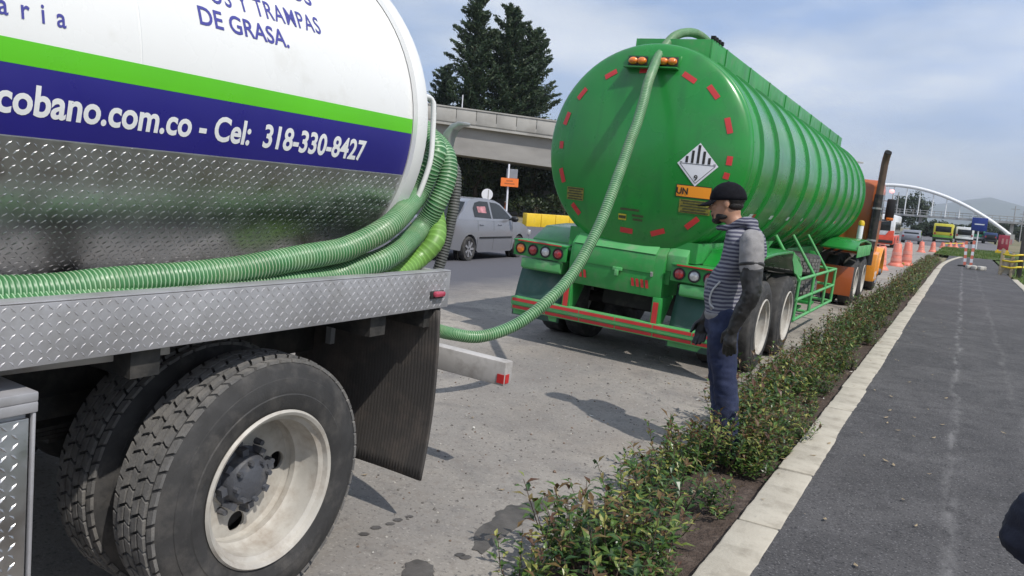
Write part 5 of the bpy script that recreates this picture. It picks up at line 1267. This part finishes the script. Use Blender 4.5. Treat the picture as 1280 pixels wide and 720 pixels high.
rs = thing('round_sign', 'round white traffic sign on a thin post behind the silver car', 'sign', tuple(p))
mb = MB(); mb.cyl((0, 0, 0), (0, 0, 1.9), .035, n=8); mb.build('post', K['steel'], rs)
mb = MB(); c1 = dep(609, 243, 49.9)-p; mb.lathe(c1, -backF, [(.36, 0), (.36, .02), (.0001, .021)], 24); mb.build('disc', K['placard'], rs)
p = dep(672, 262, 72); p.z = 0
lw = thing('boundary_wall', 'long low grey boundary wall under the flyover', 'wall', tuple(p))
for k in range(-12, 9):
    a = Vector((dirF.x, dirF.y, 0)).normalized(); mb = MB(); mb.bar(a*k*3, a*(k*3+2.96), .25, 2.4); ob_ = mb.build('wall_panel', M('wall_grey', (.16, .15, .145), .9, var=.2, vs=.5) if k == -12 else bpy.data.materials['wall_grey'], lw); ob_.location = (0, 0, 1.15)
p = dep(592, 262, 95); p.z = 0
hs = thing('small_house', 'far white and orange house glimpsed beneath the flyover', 'house', tuple(p), rz=.5)
mb = MB(); mb.box(-5, 5, -3, 3, 0, 3.0); mb.build('wall', K['placard'], hs); mb = MB(); mb.prism([(-3.4, 3.0), (3.4, 3.0), (0, 4.4)], -5.3, 5.3, 0); mb.build('roof', M('clay_roof', (.42, .13, .06), .8), hs)
for x in (-3.4, -.6, 2.6):
    mb = MB(); mb.box(x, x+1.1, -3.03, -2.99, 1.0, 2.2); mb.build('window', K['glass'], hs)
mb = MB(); mb.box(-5.02, 5.02, -3.02, 3.02, 0, .8); mb.build('plinth', K['orange_sign'], hs)

# ------------------------------------------------------------------ arched footbridge
BY = 215
def bp2(x, y): q = atY(x, y, BY); return q
fb = thing('footbridge', 'white arched footbridge with hangers crossing the road in the distance', 'bridge', (0, BY, 0))
white_steel = M('white_steel', (.75, .76, .77), .5, var=.04)
apex = bp2(1119, 232); foot = bp2(1262, 294)
D0, D1 = bp2(1124, 266.5), bp2(1282, 278)
def deck_z(x): return D0.z+(D1.z-D0.z)*(x-D0.x)/(D1.x-D0.x)
span = foot.x-apex.x
def arch_z(x): t_ = abs((x-apex.x)/span); return apex.z-(apex.z-foot.z)*t_**1.95
for yo in (-1.6,):
    mb = MB(); mb.tube([(apex.x-span+2*span*k/60, yo, arch_z(apex.x-span+2*span*k/60)) for k in range(61)], .42, 12); mb.build('arch', white_steel, fb, 60)
mb = MB(); mb.add([(x, yo, deck_z(x)+dz) for x in (apex.x-span-30, foot.x+30) for yo in (-1.5, 1.5) for dz in (-.55, -.05)], [(0, 1, 3, 2), (4, 6, 7, 5), (0, 4, 5, 1), (2, 3, 7, 6), (0, 2, 6, 4), (1, 5, 7, 3)]); dk = mb.build('deck', M('deck_grey', (.30, .30, .30), .8), fb)
for yo in (-1.45, 1.45):
    mb = MB(); x0, x1 = apex.x-span-30, foot.x+30
    for dz in (.5, 1.05): mb.tube([(x0, yo, deck_z(x0)+dz), (x1, yo, deck_z(x1)+dz)], .05, 6)
    k = x0
    while k < x1: mb.tube([(k, yo, deck_z(k)-.05), (k, yo, deck_z(k)+1.05)], .04, 5); k += 1.5
    mb.build('railing', K['steel'], dk)
for k in range(-9, 10):
    x = apex.x+2.9*k
    if arch_z(x)-deck_z(x) > .8: mb = MB(); mb.tube([(x, -1.6, deck_z(x)-.2), (x, -1.6, arch_z(x))], .13, 8); mb.build('hanger', white_steel, fb)
for x in (foot.x+.2, foot.x+15, -9.5, apex.x-span):
    mb = MB(); mb.box(x-.35, x+.35, -.5, .5, -.05, deck_z(x)-.5); mb.build('pier', conc2, fb)
mb = MB(); mb.box(foot.x-.9, foot.x+.9, -2.4, -.8, -.05, foot.z+.2); mb.build('abutment', conc, fb)

# ------------------------------------------------------------------ far vehicles
def bus(name, label, loc, w, h, L, body, low_, rz=0, cat='bus', roof=None):
    o = thing(name, label, cat, tuple(loc), rz)
    mb = MB(); mb.box(-w/2, w/2, 0, L, .95, h); mb.build('body', body, o, bev=.14)
    mb = MB(); mb.box(-w/2+.01, w/2-.01, .02, L-.02, .35, 1.0); mb.build('skirt', low_, o, bev=.05)
    mb = MB(); mb.box(-w/2+.25, w/2-.25, -.015, .05, h-1.15, h-.35); mb.build('rear_window', K['glass'], o, bev=.05)
    for s_ in (-1, 1):
        k = .6
        while k+1.2 < L:
            mb = MB(); mb.box(*sorted((s_*(w/2-.04), s_*(w/2+.015))), k, k+1.15, h-1.35, h-.5); mb.build('side_window', K['glass'], o); k += 1.3
        for y in (1.6, L-1.6):
            mb = MB(); mb.lathe((s_*w/2, y, .46), (s_, 0, 0), [(.2, -.25), (.46, -.25), (.46, 0), (.28, .0), (.25, -.03), (.0001, -.02)], 20); mb.build('wheel', K['rubber'], o, 50)
        mb = MB(); mb.box(*sorted((s_*(w/2-.34), s_*(w/2-.12))), -.03, .03, 1.05, 1.3); mb.build('tail_light', K['red_lens'], o)
    if roof: mb = MB(); mb.box(-w/2+.2, w/2-.2, .6, L-.6, h-.03, h+.18); mb.build('roof_unit', roof, o, bev=.05)
    mb = MB(); mb.box(-w/2-.005, w/2+.005, -.06, .06, .42, .66); mb.build('bumper', K['black'], o, bev=.03)
    return o
ybody = M('bus_yellow', (.62, .55, .04), .4, var=.05, coat=.4); ylow = M('bus_green', (.12, .30, .04), .4)
bus('city_bus', 'yellow and green bus seen from behind beyond the traffic drums', gnd(1177, 303), 2.4, 2.55, 9, ybody, ylow)
wb = M('bus_white', (.72, .73, .74), .4, coat=.4)
bus('city_bus', 'white bus seen from behind next to the yellow bus', gnd(1204, 304.5), 2.3, 2.35, 8, wb, wb)
bus('delivery_truck', 'green topped truck partly hidden behind the white bus', gnd(1218, 304)+Vector((.3, 9, 0)), 2.3, 2.6, 7, M('truck_green', (.05, .28, .16), .5), K['steel'], cat='truck')
bus('van', 'dark blue van beyond the blue road sign', gnd(1238, 305.5)+Vector((0, 4, 0)), 1.9, 1.9, 4.6, M('van_blue', (.03, .06, .16), .4), K['black'], cat='van')
vb = gnd(1101, 311); 
rb = bus('minibus', 'white and red minibus parked ahead of the orange tractor unit', (vb.x-.35, vb.y, 0), 2.1, 2.45, 6, wb, M('bus_red', (.62, .07, .03), .4), roof=None)
mb = MB(); mb.prism([(-1.06, .4), (1.06, .4), (1.06, 1.35), (.7, 1.3), (.45, .85), (-1.06, .8)], -.05, -.02, 1); mb.build('red_rear_panel', bpy.data.materials['bus_red'], rb, bev=.01)
p = gnd(1137, 305)
sc_ = thing('parked_car', 'small silver car in the lane beyond the minibus', 'car', tuple(p))
mb = MB(); mb.prism([(0, .35), (0, .95), (.5, 1.0), (.9, 1.42), (2.2, 1.45), (2.9, 1.0), (3.9, .85), (3.95, .35)], -.85, .85, 0); mb.build('body', silver, sc_, bev=.08)
mb = MB(); mb.add([(-.7, .52, 1.04), (.7, .52, 1.04), (.62, .87, 1.37), (-.62, .87, 1.37)], [(0, 1, 2, 3)]); mb.build('rear_window', K['glass'], sc_, 0)
for s_ in (-1, 1):
    mb = MB(); mb.box(*sorted((s_*.83, s_*.856)), .95, 2.5, 1.0, 1.35); mb.build('side_window', K['glass'], sc_)
    mb = MB(); mb.box(*sorted((s_*.6, s_*.8)), -.02, .03, .7, .88); mb.build('tail_light', K['red_lens'], sc_)
    for y in (.7, 3.1): mb = MB(); mb.lathe((s_*.86, y, .3), (s_, 0, 0), [(.1, -.2), (.3, -.2), (.3, 0), (.18, .0), (.0001, -.02)], 18); mb.build('wheel', K['rubber'], sc_, 50)
# ------------------------------------------------------------------ traffic drums, barricades, signs by the path
drum_m = M('drum_orange', (.66, .18, .12), .5, var=.1, dirt=((.5, .3, .24), .3, 6)); drum_w = M('drum_band', (.76, .30, .23), .4, var=.1)
def drum(loc, label, h=1.05, r=.22, tape=True):
    o = thing('traffic_drum', label, 'traffic drum', tuple(loc), rng.uniform(0, 3), 'orange drums along the closed lane')
    mb = MB(); mb.lathe((0, 0, 0), (0, 0, 1), [(r*1.55, 0), (r*1.55, .05), (r*1.25, .14), (r*1.05, .17), (r*1.0, h*.42), (r*.93, h*.44), (r*.88, h*.7), (r*.82, h*.72), (r*.74, h*.97), (r*.6, h), (.0001, h)], 24); mb.build('drum_body', drum_m, o, 50)
    for z0, z1, a, b_ in ((.25, .38, 1.045, 1.025), (.5, .64, .945, .925)):
        mb = MB(); mb.lathe((0, 0, 0), (0, 0, 1), [(r*a+.002, h*z0), (r*b_+.002, h*z1)], 24); mb.f = mb.f[:-2]; mb.m = mb.m[:-2]; mb.build('reflective_band', drum_w, o, 60)
    mb = MB(); mb.tube([(-.09, 0, h-.01), (-.07, 0, h+.06), (.07, 0, h+.06), (.09, 0, h-.01)], .014, 8); mb.build('handle', drum_m, o, 60)
    return o
drum(gnd(1119, 333.5), 'orange traffic drum in a touching pair, the nearer one', .97, .2)
drum(gnd(1129.5, 334)+Vector((0, 1.4, 0)), 'orange traffic drum in a touching pair, the farther one', 1.02, .2)
drum(gnd(1151, 316), 'single orange traffic drum with yellow tape at its foot', .76, .19)
drum(gnd(1165.5, 315.2), 'orange traffic drum on the edge of the planting strip', .72, .18)
for x, y in ((1178, 310), (1187, 309.5), (1194, 309.5), (1203, 309)): drum(gnd(x, y)+Vector((0, 0, 0)), 'far orange traffic drum in the row strung with yellow tape', .5, .2)
drum(gnd(1099, 338)+Vector((0, 0, 0)), 'orange traffic drum half hidden behind the orange fender', .9, .2)
tape_m = M('yellow_tape', (.75, .55, .03), .5, var=.1)
def tape(pts, label, name='barrier_tape', w=.07, parent=None):
    mb = MB(); P = cr(pts, .12)
    o = len(mb.v)
    for i, q in enumerate(P): tw = .3*math.sin(i*.35); mb.v += [(q.x+tw*.03, q.y, q.z-w/2), (q.x-tw*.03, q.y, q.z+w/2)]
    mb.f = [(2*i, 2*i+2, 2*i+3, 2*i+1) for i in range(len(P)-1)]; mb.m = [0]*len(mb.f)
    t_ = mb.build(name, tape_m, parent, 60)
    md = t_.modifiers.new('s', 'SOLIDIFY'); md.thickness = .004
    return tag(t_, label, 'tape')
q = [gnd(1178, 310), gnd(1187, 309.5), gnd(1194, 309.5), gnd(1203, 309)]
tape([v+Vector((0, -.25, .42)) for v in q], 'yellow barrier tape strung along the far row of drums', w=.10)
tape([gnd(1129, 334)+Vector((0, .5, .12)), gnd(1112, 325)+Vector((0, 0, .03)), gnd(1100, 330)+Vector((0, 0, .04)), gnd(1090, 332)+Vector((0, 0, .3))], 'loose yellow tape trailing along the lane by the drums')
# striped delineator pair
for k, (x, y, hh) in enumerate(((1205.5, 333, 1.15), (1213, 334.5, 1.2))):
    p = gnd(x, y, .1); o = thing('delineator_post', 'orange and white striped delineator post on the path, %s of the pair' % ('left-leaning' if k == 0 else 'upright'), 'post', tuple(p), 0, 'striped posts closing the path')
    mb = MB(); mb.prism([(-.28, -.12), (.28, -.12), (.22, .14), (-.22, .14)], 0, .07, 2); mb.build('base', K['chassis'], o, bev=.02)
    for j in range(7):
        mb = MB(); mb.box(-.055, .055, -.02, .02, .06+j*(hh-.06)/7, .06+(j+.995)*(hh-.06)/7); mb.build('stripe_block', drum_m if j % 2 == 0 else K['placard'], o)
    if k == 0: o.rotation_euler = (0, -.05, 0)
p = gnd(1219, 337, .1); rb_ = MB()
for k in range(7):
    a = k*.9; rb_.obox((math.cos(a)*.28, math.sin(a)*.22, .08), (.24, .2, .17), Matrix.Rotation(a, 3, 'Z'))
rk = rb_.build('sandbag', M('sandbag', (.42, .40, .36), .9, bump=.4, bs=20), None, bev=.04); rk.location = p; tag(rk, 'pale heap of broken kerb pieces at the foot of the striped posts', 'rubble')
# blue sign
p = gnd(1222.5, 313, .05); bs_ = thing('blue_sign', 'blue rectangular road sign on a white post in the grass', 'sign', tuple(p))
def atp(x, y, dy=0): return atY(x, y, p.y+dy)-p
mb = MB(); t_ = atp(1225.5, 272); mb.cyl((t_.x, 0, 0), (t_.x, 0, t_.z), .06, n=10); mb.build('post', K['placard'], bs_)
c1 = atp(1224.5, 280.5, -.08); mb = MB(); mb.obox(c1, (1.28, .03, 1.22)); bd = mb.build('sign_board', M('sign_blue', (.015, .035, .22), .45), bs_, bev=.01)
mb = MB(); mb.obox(c1+Vector((0, -.018, .0)), (.8, .004, .10)); mb.build('lettering_bar', K['placard'], bd)
# red board, yellow stand and barricade on the right
p = gnd(1254, 318, .05); kb_ = thing('notice_board', 'red notice board on yellow stand beside the path end', 'sign', tuple(p))
def atk(x, y): return atY(x, y, p.y)-p
c0, c1 = atk(1246, 312), atk(1263, 294.5)
mb = MB(); mb.box(c0.x, c1.x, -.05, .05, c0.z, c1.z); rd = mb.build('board', M('notice_red', (.30, .03, .055), .5, var=.3, vs=3), kb_, bev=.02)
for k in range(3): mb = MB(); mb.box(c0.x+.25+.3*k, c0.x+.4+.3*k, -.06, -.051, c0.z+.5, c1.z-.3); mb.build('print_patch', M('notice_print%d' % k, (.45, .2, .2), .6), rd)
mb = MB(); mb.box(c0.x-.1, c1.x+.1, -.15, .15, 0, .28); mb.box(c0.x, c0.x+.12, -.05, .05, .28, c0.z+.02); mb.box(c1.x-.12, c1.x, -.05, .05, .28, c0.z+.02); mb.build('stand', K['yellow'], kb_)
timber = M('timber', (.36, .29, .19), .85, var=.25, vs=4, stretch=(1, 1, .2), bump=.3, bs=30)
def post(x, y, hgt, label, w=.12, mat=None, z0=.05):
    q = gnd(x, y, z0); o = thing('fence_post', label, 'post', tuple(q)); mb = MB(); mb.box(-w/2, w/2, -w/2, w/2, -.05, hgt); mb.build('shaft', mat or timber, o, bev=.01)
    mb = MB(); mb.prism([(-w/2, hgt-.002), (w/2, hgt-.002), (0, hgt+.04)], -w/2, w/2, 1); mb.build('top', mat or timber, o); return q
a = post(1249.5, 344.5, 1.05, 'pale timber post at the left end of the taped barricade', .13)
b_ = post(1262.5, 346, .95, 'short timber post in the middle of the taped barricade', .10)
c_ = post(1273, 347, 2.15, 'tall dark timber post beside the taped barricade', .17, M('dark_timber', (.05, .045, .042), .85, var=.3))
br_ = thing('barricade', 'pale plywood barricade panel strapped with yellow tape beside the path', 'barricade', tuple(b_))
mb = MB(); mb.obox(Vector(((a.x-b_.x)*.5+.05, .1, .40)), (.52, .03, .62)); mb.build('panel', M('ply', (.47, .42, .34), .85, var=.15), br_, bev=.005)
mb = MB(); mb.bar((-.30, .07, .15), (.05, .07, .62), .06, .03); mb.build('brace', timber, br_)
mb = MB(); mb.bar((.0, .12, .3), (.5, .12, .52), .07, .03); mb.build('brace', timber, br_)
for z in (.38, .62, .86): tape([a+Vector((0, -.09, z)), b_+Vector((0, -.10, z-.03)), c_+Vector((0, -.11, z+.03)), c_+Vector((.9, .4, z+.05))], 'yellow barrier tape on the barricade, %s strand' % {.38: 'lowest', .62: 'middle', .86: 'top'}[z], w=.07)
# far utility poles
for x, y0_, y1_, d_ in ((1264, 257, 296, 190), (1275, 264, 296, 230), (1117, 240, 290, 180)):
    p = dep(x, y1_, d_); p.z = 0; t_ = dep(x, y0_, d_); o = thing('utility_pole', 'thin far utility pole %s' % {1264: 'above the red notice board', 1275: 'beyond the dark timber post', 1117: 'behind the tractor unit mirror'}[x], 'pole', tuple(p))
    mb = MB(); mb.cyl((0, 0, -.1), (0, 0, t_.z), .16, .1, 8); mb.build('shaft', K['steel'], o)
    mb = MB(); mb.box(-.9, .9, -.05, .05, t_.z-.9, t_.z-.75); mb.build('cross_arm', K['steel'], o)
# ------------------------------------------------------------------ vegetation
bark = M('bark', (.10, .075, .055), .9, var=.3, vs=6, bump=.6, bs=12)
con_leaf = leafmat('conifer_leaf', (.020, .046, .022), (.048, .082, .036), (.085, .11, .055), .6)
dark_leaf = leafmat('dark_leaf', (.014, .030, .010), (.035, .060, .018), (.07, .08, .03), .55)
def leaf_quad(mb, p, d, n_, L, W):
    s = d.cross(n_).normalized(); mb.add([p-d*L*.5, p+s*W*.5, p+d*L*.5, p-s*W*.5], [(0, 1, 2, 3)])
def conifer(label, base, H, spread, seed, n_br=110, dens=9, leaf=.42, lean=(0, 0)):
    r = random.Random(seed); o = thing('conifer_tree', label, 'tree', tuple(base), 0, 'tall conifers behind the flyover')
    t = MB(); t.tube([(lean[0]*k/6, lean[1]*k/6, H*k/6) for k in range(7)], [H*.022*(1-k/6.3)+.03 for k in range(7)], 8)
    f = MB()
    for i in range(n_br):
        u = .10+.89*(i/n_br)**.9; z = H*u; a = r.uniform(0, 6.28); Lb = spread*((1-u)**.62)*r.uniform(.55, 1.22)+.35
        rise = r.uniform(-.12, .42)+u*.4
        p0 = Vector((lean[0]*u, lean[1]*u, z)); d = Vector((math.cos(a), math.sin(a), rise)).normalized(); P = []
        for k in range(5): q = k/4; P.append(p0+d*Lb*q+Vector((0, 0, Lb*.14*q*q-(Lb*.10*q if u < .5 else 0))))
        t.tube(P, [.05*(1-q/5)*max(.4, Lb/4) for q in range(5)], 4, False)
        nc = max(4, int(Lb*dens*.55))
        for c_ in range(nc):
            q = .12+.9*((c_+r.random())/nc); base_ = p0.lerp(P[-1], min(1, q)); sp = .10+.17*Lb*(1.05-q)*.9
            for j in range(dens):
                dd = Vector((r.gauss(0, 1), r.gauss(0, 1), r.gauss(0, .55))); pp = base_+dd*sp*.75
                ld = (d+Vector((r.gauss(0, .6), r.gauss(0, .6), r.gauss(.25, .5)))).normalized(); leaf_quad(f, pp, ld, Vector((r.gauss(0, 1), r.gauss(0, 1), r.gauss(0, 1))).normalized(), leaf*r.uniform(.6, 1.3), leaf*.34)
    t.build('trunk', bark, o, 60, fixn=False); f.build('crown', con_leaf, o, 0, fixn=False)
    return o
def tree(label, base, H, rx, rz_, seed, n=70, per=26, leaf=.35, mat=None, group=None, trunk=.3, name='broadleaf_tree', cat='tree'):
    r = random.Random(seed); o = thing(name, label, cat, tuple(base), 0, group); t = MB(); f = MB()
    cz = H-rz_; t.tube([(0, 0, -.1), (.05*rx, 0, cz*.5), (0, .05*rx, cz)], [trunk, trunk*.75, trunk*.5], 8)
    for i in range(n):
        while True:
            v = Vector((r.uniform(-1, 1), r.uniform(-1, 1), r.uniform(-1, 1)))
            if .35 < v.length < 1: break
        v *= r.uniform(.8, 1.08); c_ = Vector((v.x*rx, v.y*rx, cz+v.z*rz_)); 
        if i % 5 == 0: t.tube([(0, 0, cz*.7), c_*.5+Vector((0, 0, cz*.45)), c_], [trunk*.35, trunk*.2, trunk*.06], 5, False)
        s = r.uniform(.16, .30)*min(rx, rz_)
        for j in range(per):
            d = Vector((r.gauss(0, 1), r.gauss(0, 1), r.gauss(0, 1))); n_ = d.normalized(); ld = n_.orthogonal().normalized(); ld.rotate(Matrix.Rotation(r.uniform(0, 6.28), 3, n_))
            leaf_quad(f, c_+d*s*.62, ld, (n_+Vector((0, 0, .6))).normalized(), leaf*r.uniform(.6, 1.3), leaf*.5)
    t.build('trunk', bark, o, 60, fixn=False); f.build('crown', mat or dark_leaf, o, 0, fixn=False); return o
def gb_(x, d): p = dep(x, 262, d); p.z = 0; return p
def hgt(x, y, d): return dep(x, y, d).z
conifer('tall narrow conifer with a thin spire top behind the flyover', gb_(580, 78), hgt(586, 2, 78), 4.6, 3, 210, 11)
conifer('broad conifer with two blunt tops behind the flyover', gb_(622, 80), hgt(624, 14, 80), 5.6, 5, 230, 11)
conifer('conifer with drooping side boughs at the right of the group', gb_(650, 82), hgt(648, 40, 82), 5.2, 8, 190, 11)
conifer('lower dark conifer half hidden behind the white tank', gb_(545, 84), hgt(548, 84, 84), 4.0, 11, 130, 10)
for i, (x, y, d, rx, lab) in enumerate(((590, 198, 69, 3.2, 'dark bushy tree under the flyover behind the hose bracket'), (625, 200, 76, 3.6, 'dark bushy tree under the flyover behind the orange sign'), (662, 205, 72, 3.6, 'dark bushy tree under the flyover beside the green tank'), (690, 212, 78, 3.6, 'dark bushy tree behind the left edge of the green tank'), (560, 195, 74, 3.4, 'dark bushy tree behind the coiled hoses'), (720, 212, 84, 4, 'dark bushy tree hidden behind the green tank'))):
    H = hgt(x, y, d)+.6; tree(lab, gb_(x, d), H, rx, H*.42, 20+i, 90, 28, .4, group='dark trees under the flyover')
for i, (x, d) in enumerate(((668, 64), (690, 66), (648, 66), (705, 63))): tree('low rounded bush along the grey boundary wall', gb_(x, d), 1.9+.3*(i % 2), 1.5, .9, 40+i, 40, 24, .25, group='bushes along the boundary wall', trunk=.08, name='bush', cat='bush')
# far trees around the footbridge
far_leaf = leafmat('far_leaf', (.018, .035, .016), (.035, .055, .022), None, .7)
for i, (x, y, d, rx, rzf, lab) in enumerate(((1138, 238, 235, 4.6, .42, 'dark rounded tree seen through the footbridge arch'), (1119, 244, 240, 3.2, .40, 'dark tree behind the tractor unit mirror'), (1166, 277, 170, 3.4, .5, 'far low tree behind the yellow bus'), (1180, 279, 175, 3.2, .5, 'far low tree between the two buses'), (1240, 274, 250, 6.2, .5, 'dark tree behind the blue road sign'), (1262, 278, 245, 5.4, .5, 'dark tree behind the red notice board'), (1286, 278, 245, 5, .5, 'dark tree at the end of the footbridge'), (1154, 280, 190, 3, .5, 'far low tree left of the yellow bus'), (1200, 281, 200, 3.5, .5, 'far low tree behind the white bus'), (1224, 278, 240, 4.8, .5, 'far tree right of the white bus'))):
    p = dep(x, 292, d); p.z = 0; H = dep(x, y, d).z; tree(lab, p, H, rx, H*rzf, 60+i, 90, 30, .8, far_leaf, 'far trees around the footbridge')
# shrubs of the hedge strip
shrub_leaf = leafmat('shrub_leaf', (.026, .070, .020), (.10, .175, .035), (.34, .34, .09), .35)
shrub_red = leafmat('shrub_young_leaf', (.10, .045, .025), (.14, .09, .03), (.20, .16, .05), .4)
stem_m = M('shrub_stem', (.10, .065, .045), .8)
def shrub_mesh(seed, n_st, leaves, H, L, R_=.20):
    r = random.Random(seed); f = MB(); s = MB()
    for i in range(n_st):
        a = r.uniform(0, 6.28); out = r.uniform(.15, 1)*R_; h = H*r.uniform(.6, 1.15)
        b0 = Vector((math.cos(a)*out*.3, math.sin(a)*out*.3, 0)); b1 = Vector((math.cos(a)*out*1.2, math.sin(a)*out*1.2, h)); mid = b0.lerp(b1, .5)+Vector((math.cos(a), math.sin(a), 0))*.03
        P = [b0, mid, b1]; s.tube(P, [.004, .003, .0015], 4, False)
        for k in range(leaves):
            q = .16+.86*(k+r.random())/leaves; p = (b0.lerp(mid, q*2) if q < .5 else mid.lerp(b1, min(1, q*2-1)))
            az = k*2.4+r.uniform(-.5, .5); el = r.uniform(-.15, .75)+.35*q
            d = Vector((math.cos(az)*math.cos(el), math.sin(az)*math.cos(el), math.sin(el))); side = d.cross(Vector((0, 0, 1)))
            if side.length < .01: side = Vector((1, 0, 0))
            side.normalize(); nn = side.cross(d); l = L*r.uniform(.6, 1.25)*(1.1-.35*q); w = l*.20; p = p+Vector((r.gauss(0, .012), r.gauss(0, .012), r.gauss(0, .01)))
            tip = p+d*l-nn*l*.18
            f.add([p, p+d*l*.45+side*w+nn*w*.35, tip, p+d*l*.45-side*w+nn*w*.35, p+d*l*.5], [(0, 1, 4), (1, 2, 4), (2, 3, 4), (3, 0, 4)], 1 if (q > .75 and r.random() < .55) else 0)
    fm = f.mesh('foliage', [shrub_leaf, shrub_red], 0, fixn=False); return fm, s.mesh('stems', stem_m, 60, fixn=False)
NEAR = [shrub_mesh(100+i, 9, 20, .37, .088, .25) for i in range(7)]
MID = [shrub_mesh(120+i, 12, 18, .36, .082) for i in range(4)]
FAR = [shrub_mesh(140+i, 11, 10, .38, .12, .24) for i in range(3)]
y = 2.75; k = 0; hr_ = random.Random(4)
def LAB(y):
    for lim, t_ in ((4.1, 'by the wet stain on the shoulder'), (5.7, 'around the feet of the man'), (8, 'between man and trailer wheels'), (10.4, 'beside the green trailer wheels'), (15, 'beside the green side guard'), (24, 'beside the orange tractor unit'), (34, 'just before the first orange drums'), (99, 'past the first orange drums')):
        if y < lim: return 'low leafy shrub in the planting strip '+t_
def place(x, y, mset, sc):
    global k
    fm, sm = mset[hr_.randrange(len(mset))]; k += 1
    o = tag(link('hedge_shrub', fm), LAB(y), 'shrub', 'shrubs of the roadside planting strip')
    o.location = (x, y, .03); o.rotation_euler = (0, 0, hr_.uniform(0, 6.28)); o.scale = (sc, sc, sc*hr_.uniform(.85, 1.1))
    s_ = link('stems', sm, o)
while y < 46:
    if y < 9: step, ms = .25, NEAR
    elif y < 18: step, ms = .30, MID
    else: step, ms = .48, FAR
    for x in ((-1.34, -1.12, -.93) if y < 18 else (-1.30, -1.05)):
        if hr_.random() < (.10 if x < -1 else .5): continue
        xx = x+hr_.uniform(-.07, .07); yy = y+hr_.uniform(-.1, .1)
        # leave room round the man's legs
        if abs(yy-5.25) < .30 and xx < -1.12: continue
        s_ = hr_.uniform(.72, 1.05)*(1.0 if x < -1 else .62)
        place(xx, yy, ms, s_)
    y += step
for xx, yy, s_ in ((-1.30, 4.72, .9), (-1.14, 4.82, .9), (-1.40, 4.66, .8), (-1.02, 5.05, .75), (-1.0, 5.4, .8), (-1.08, 5.6, .85), (-1.3, 5.75, .85), (-1.2, 4.90, .75), (-1.12, 5.15, .7)): place(xx, yy, NEAR, s_)
# ------------------------------------------------------------------ air
hz = MB(); hz.box(-9500, 9500, -700, 14500, -12.5, 420)
hm = bpy.data.materials.new('haze'); hm.use_nodes = True; nt = hm.node_tree; nt.nodes.clear()
pv = _n(nt, 'ShaderNodeVolumePrincipled'); pv.inputs['Color'].default_value = (.84, .90, .98, 1); pv.inputs['Density'].default_value = .0002; pv.inputs['Anisotropy'].default_value = .2
mo = _n(nt, 'ShaderNodeOutputMaterial'); nt.links.new(pv.outputs[0], mo.inputs['Volume'])
ho = hz.build('haze', hm, None, 0, kind='stuff'); ho.display_type = 'WIRE'
tag(ho, 'thin pale haze in the air over the whole place', 'haze')
bpy.data.scenes.remove(TMP)
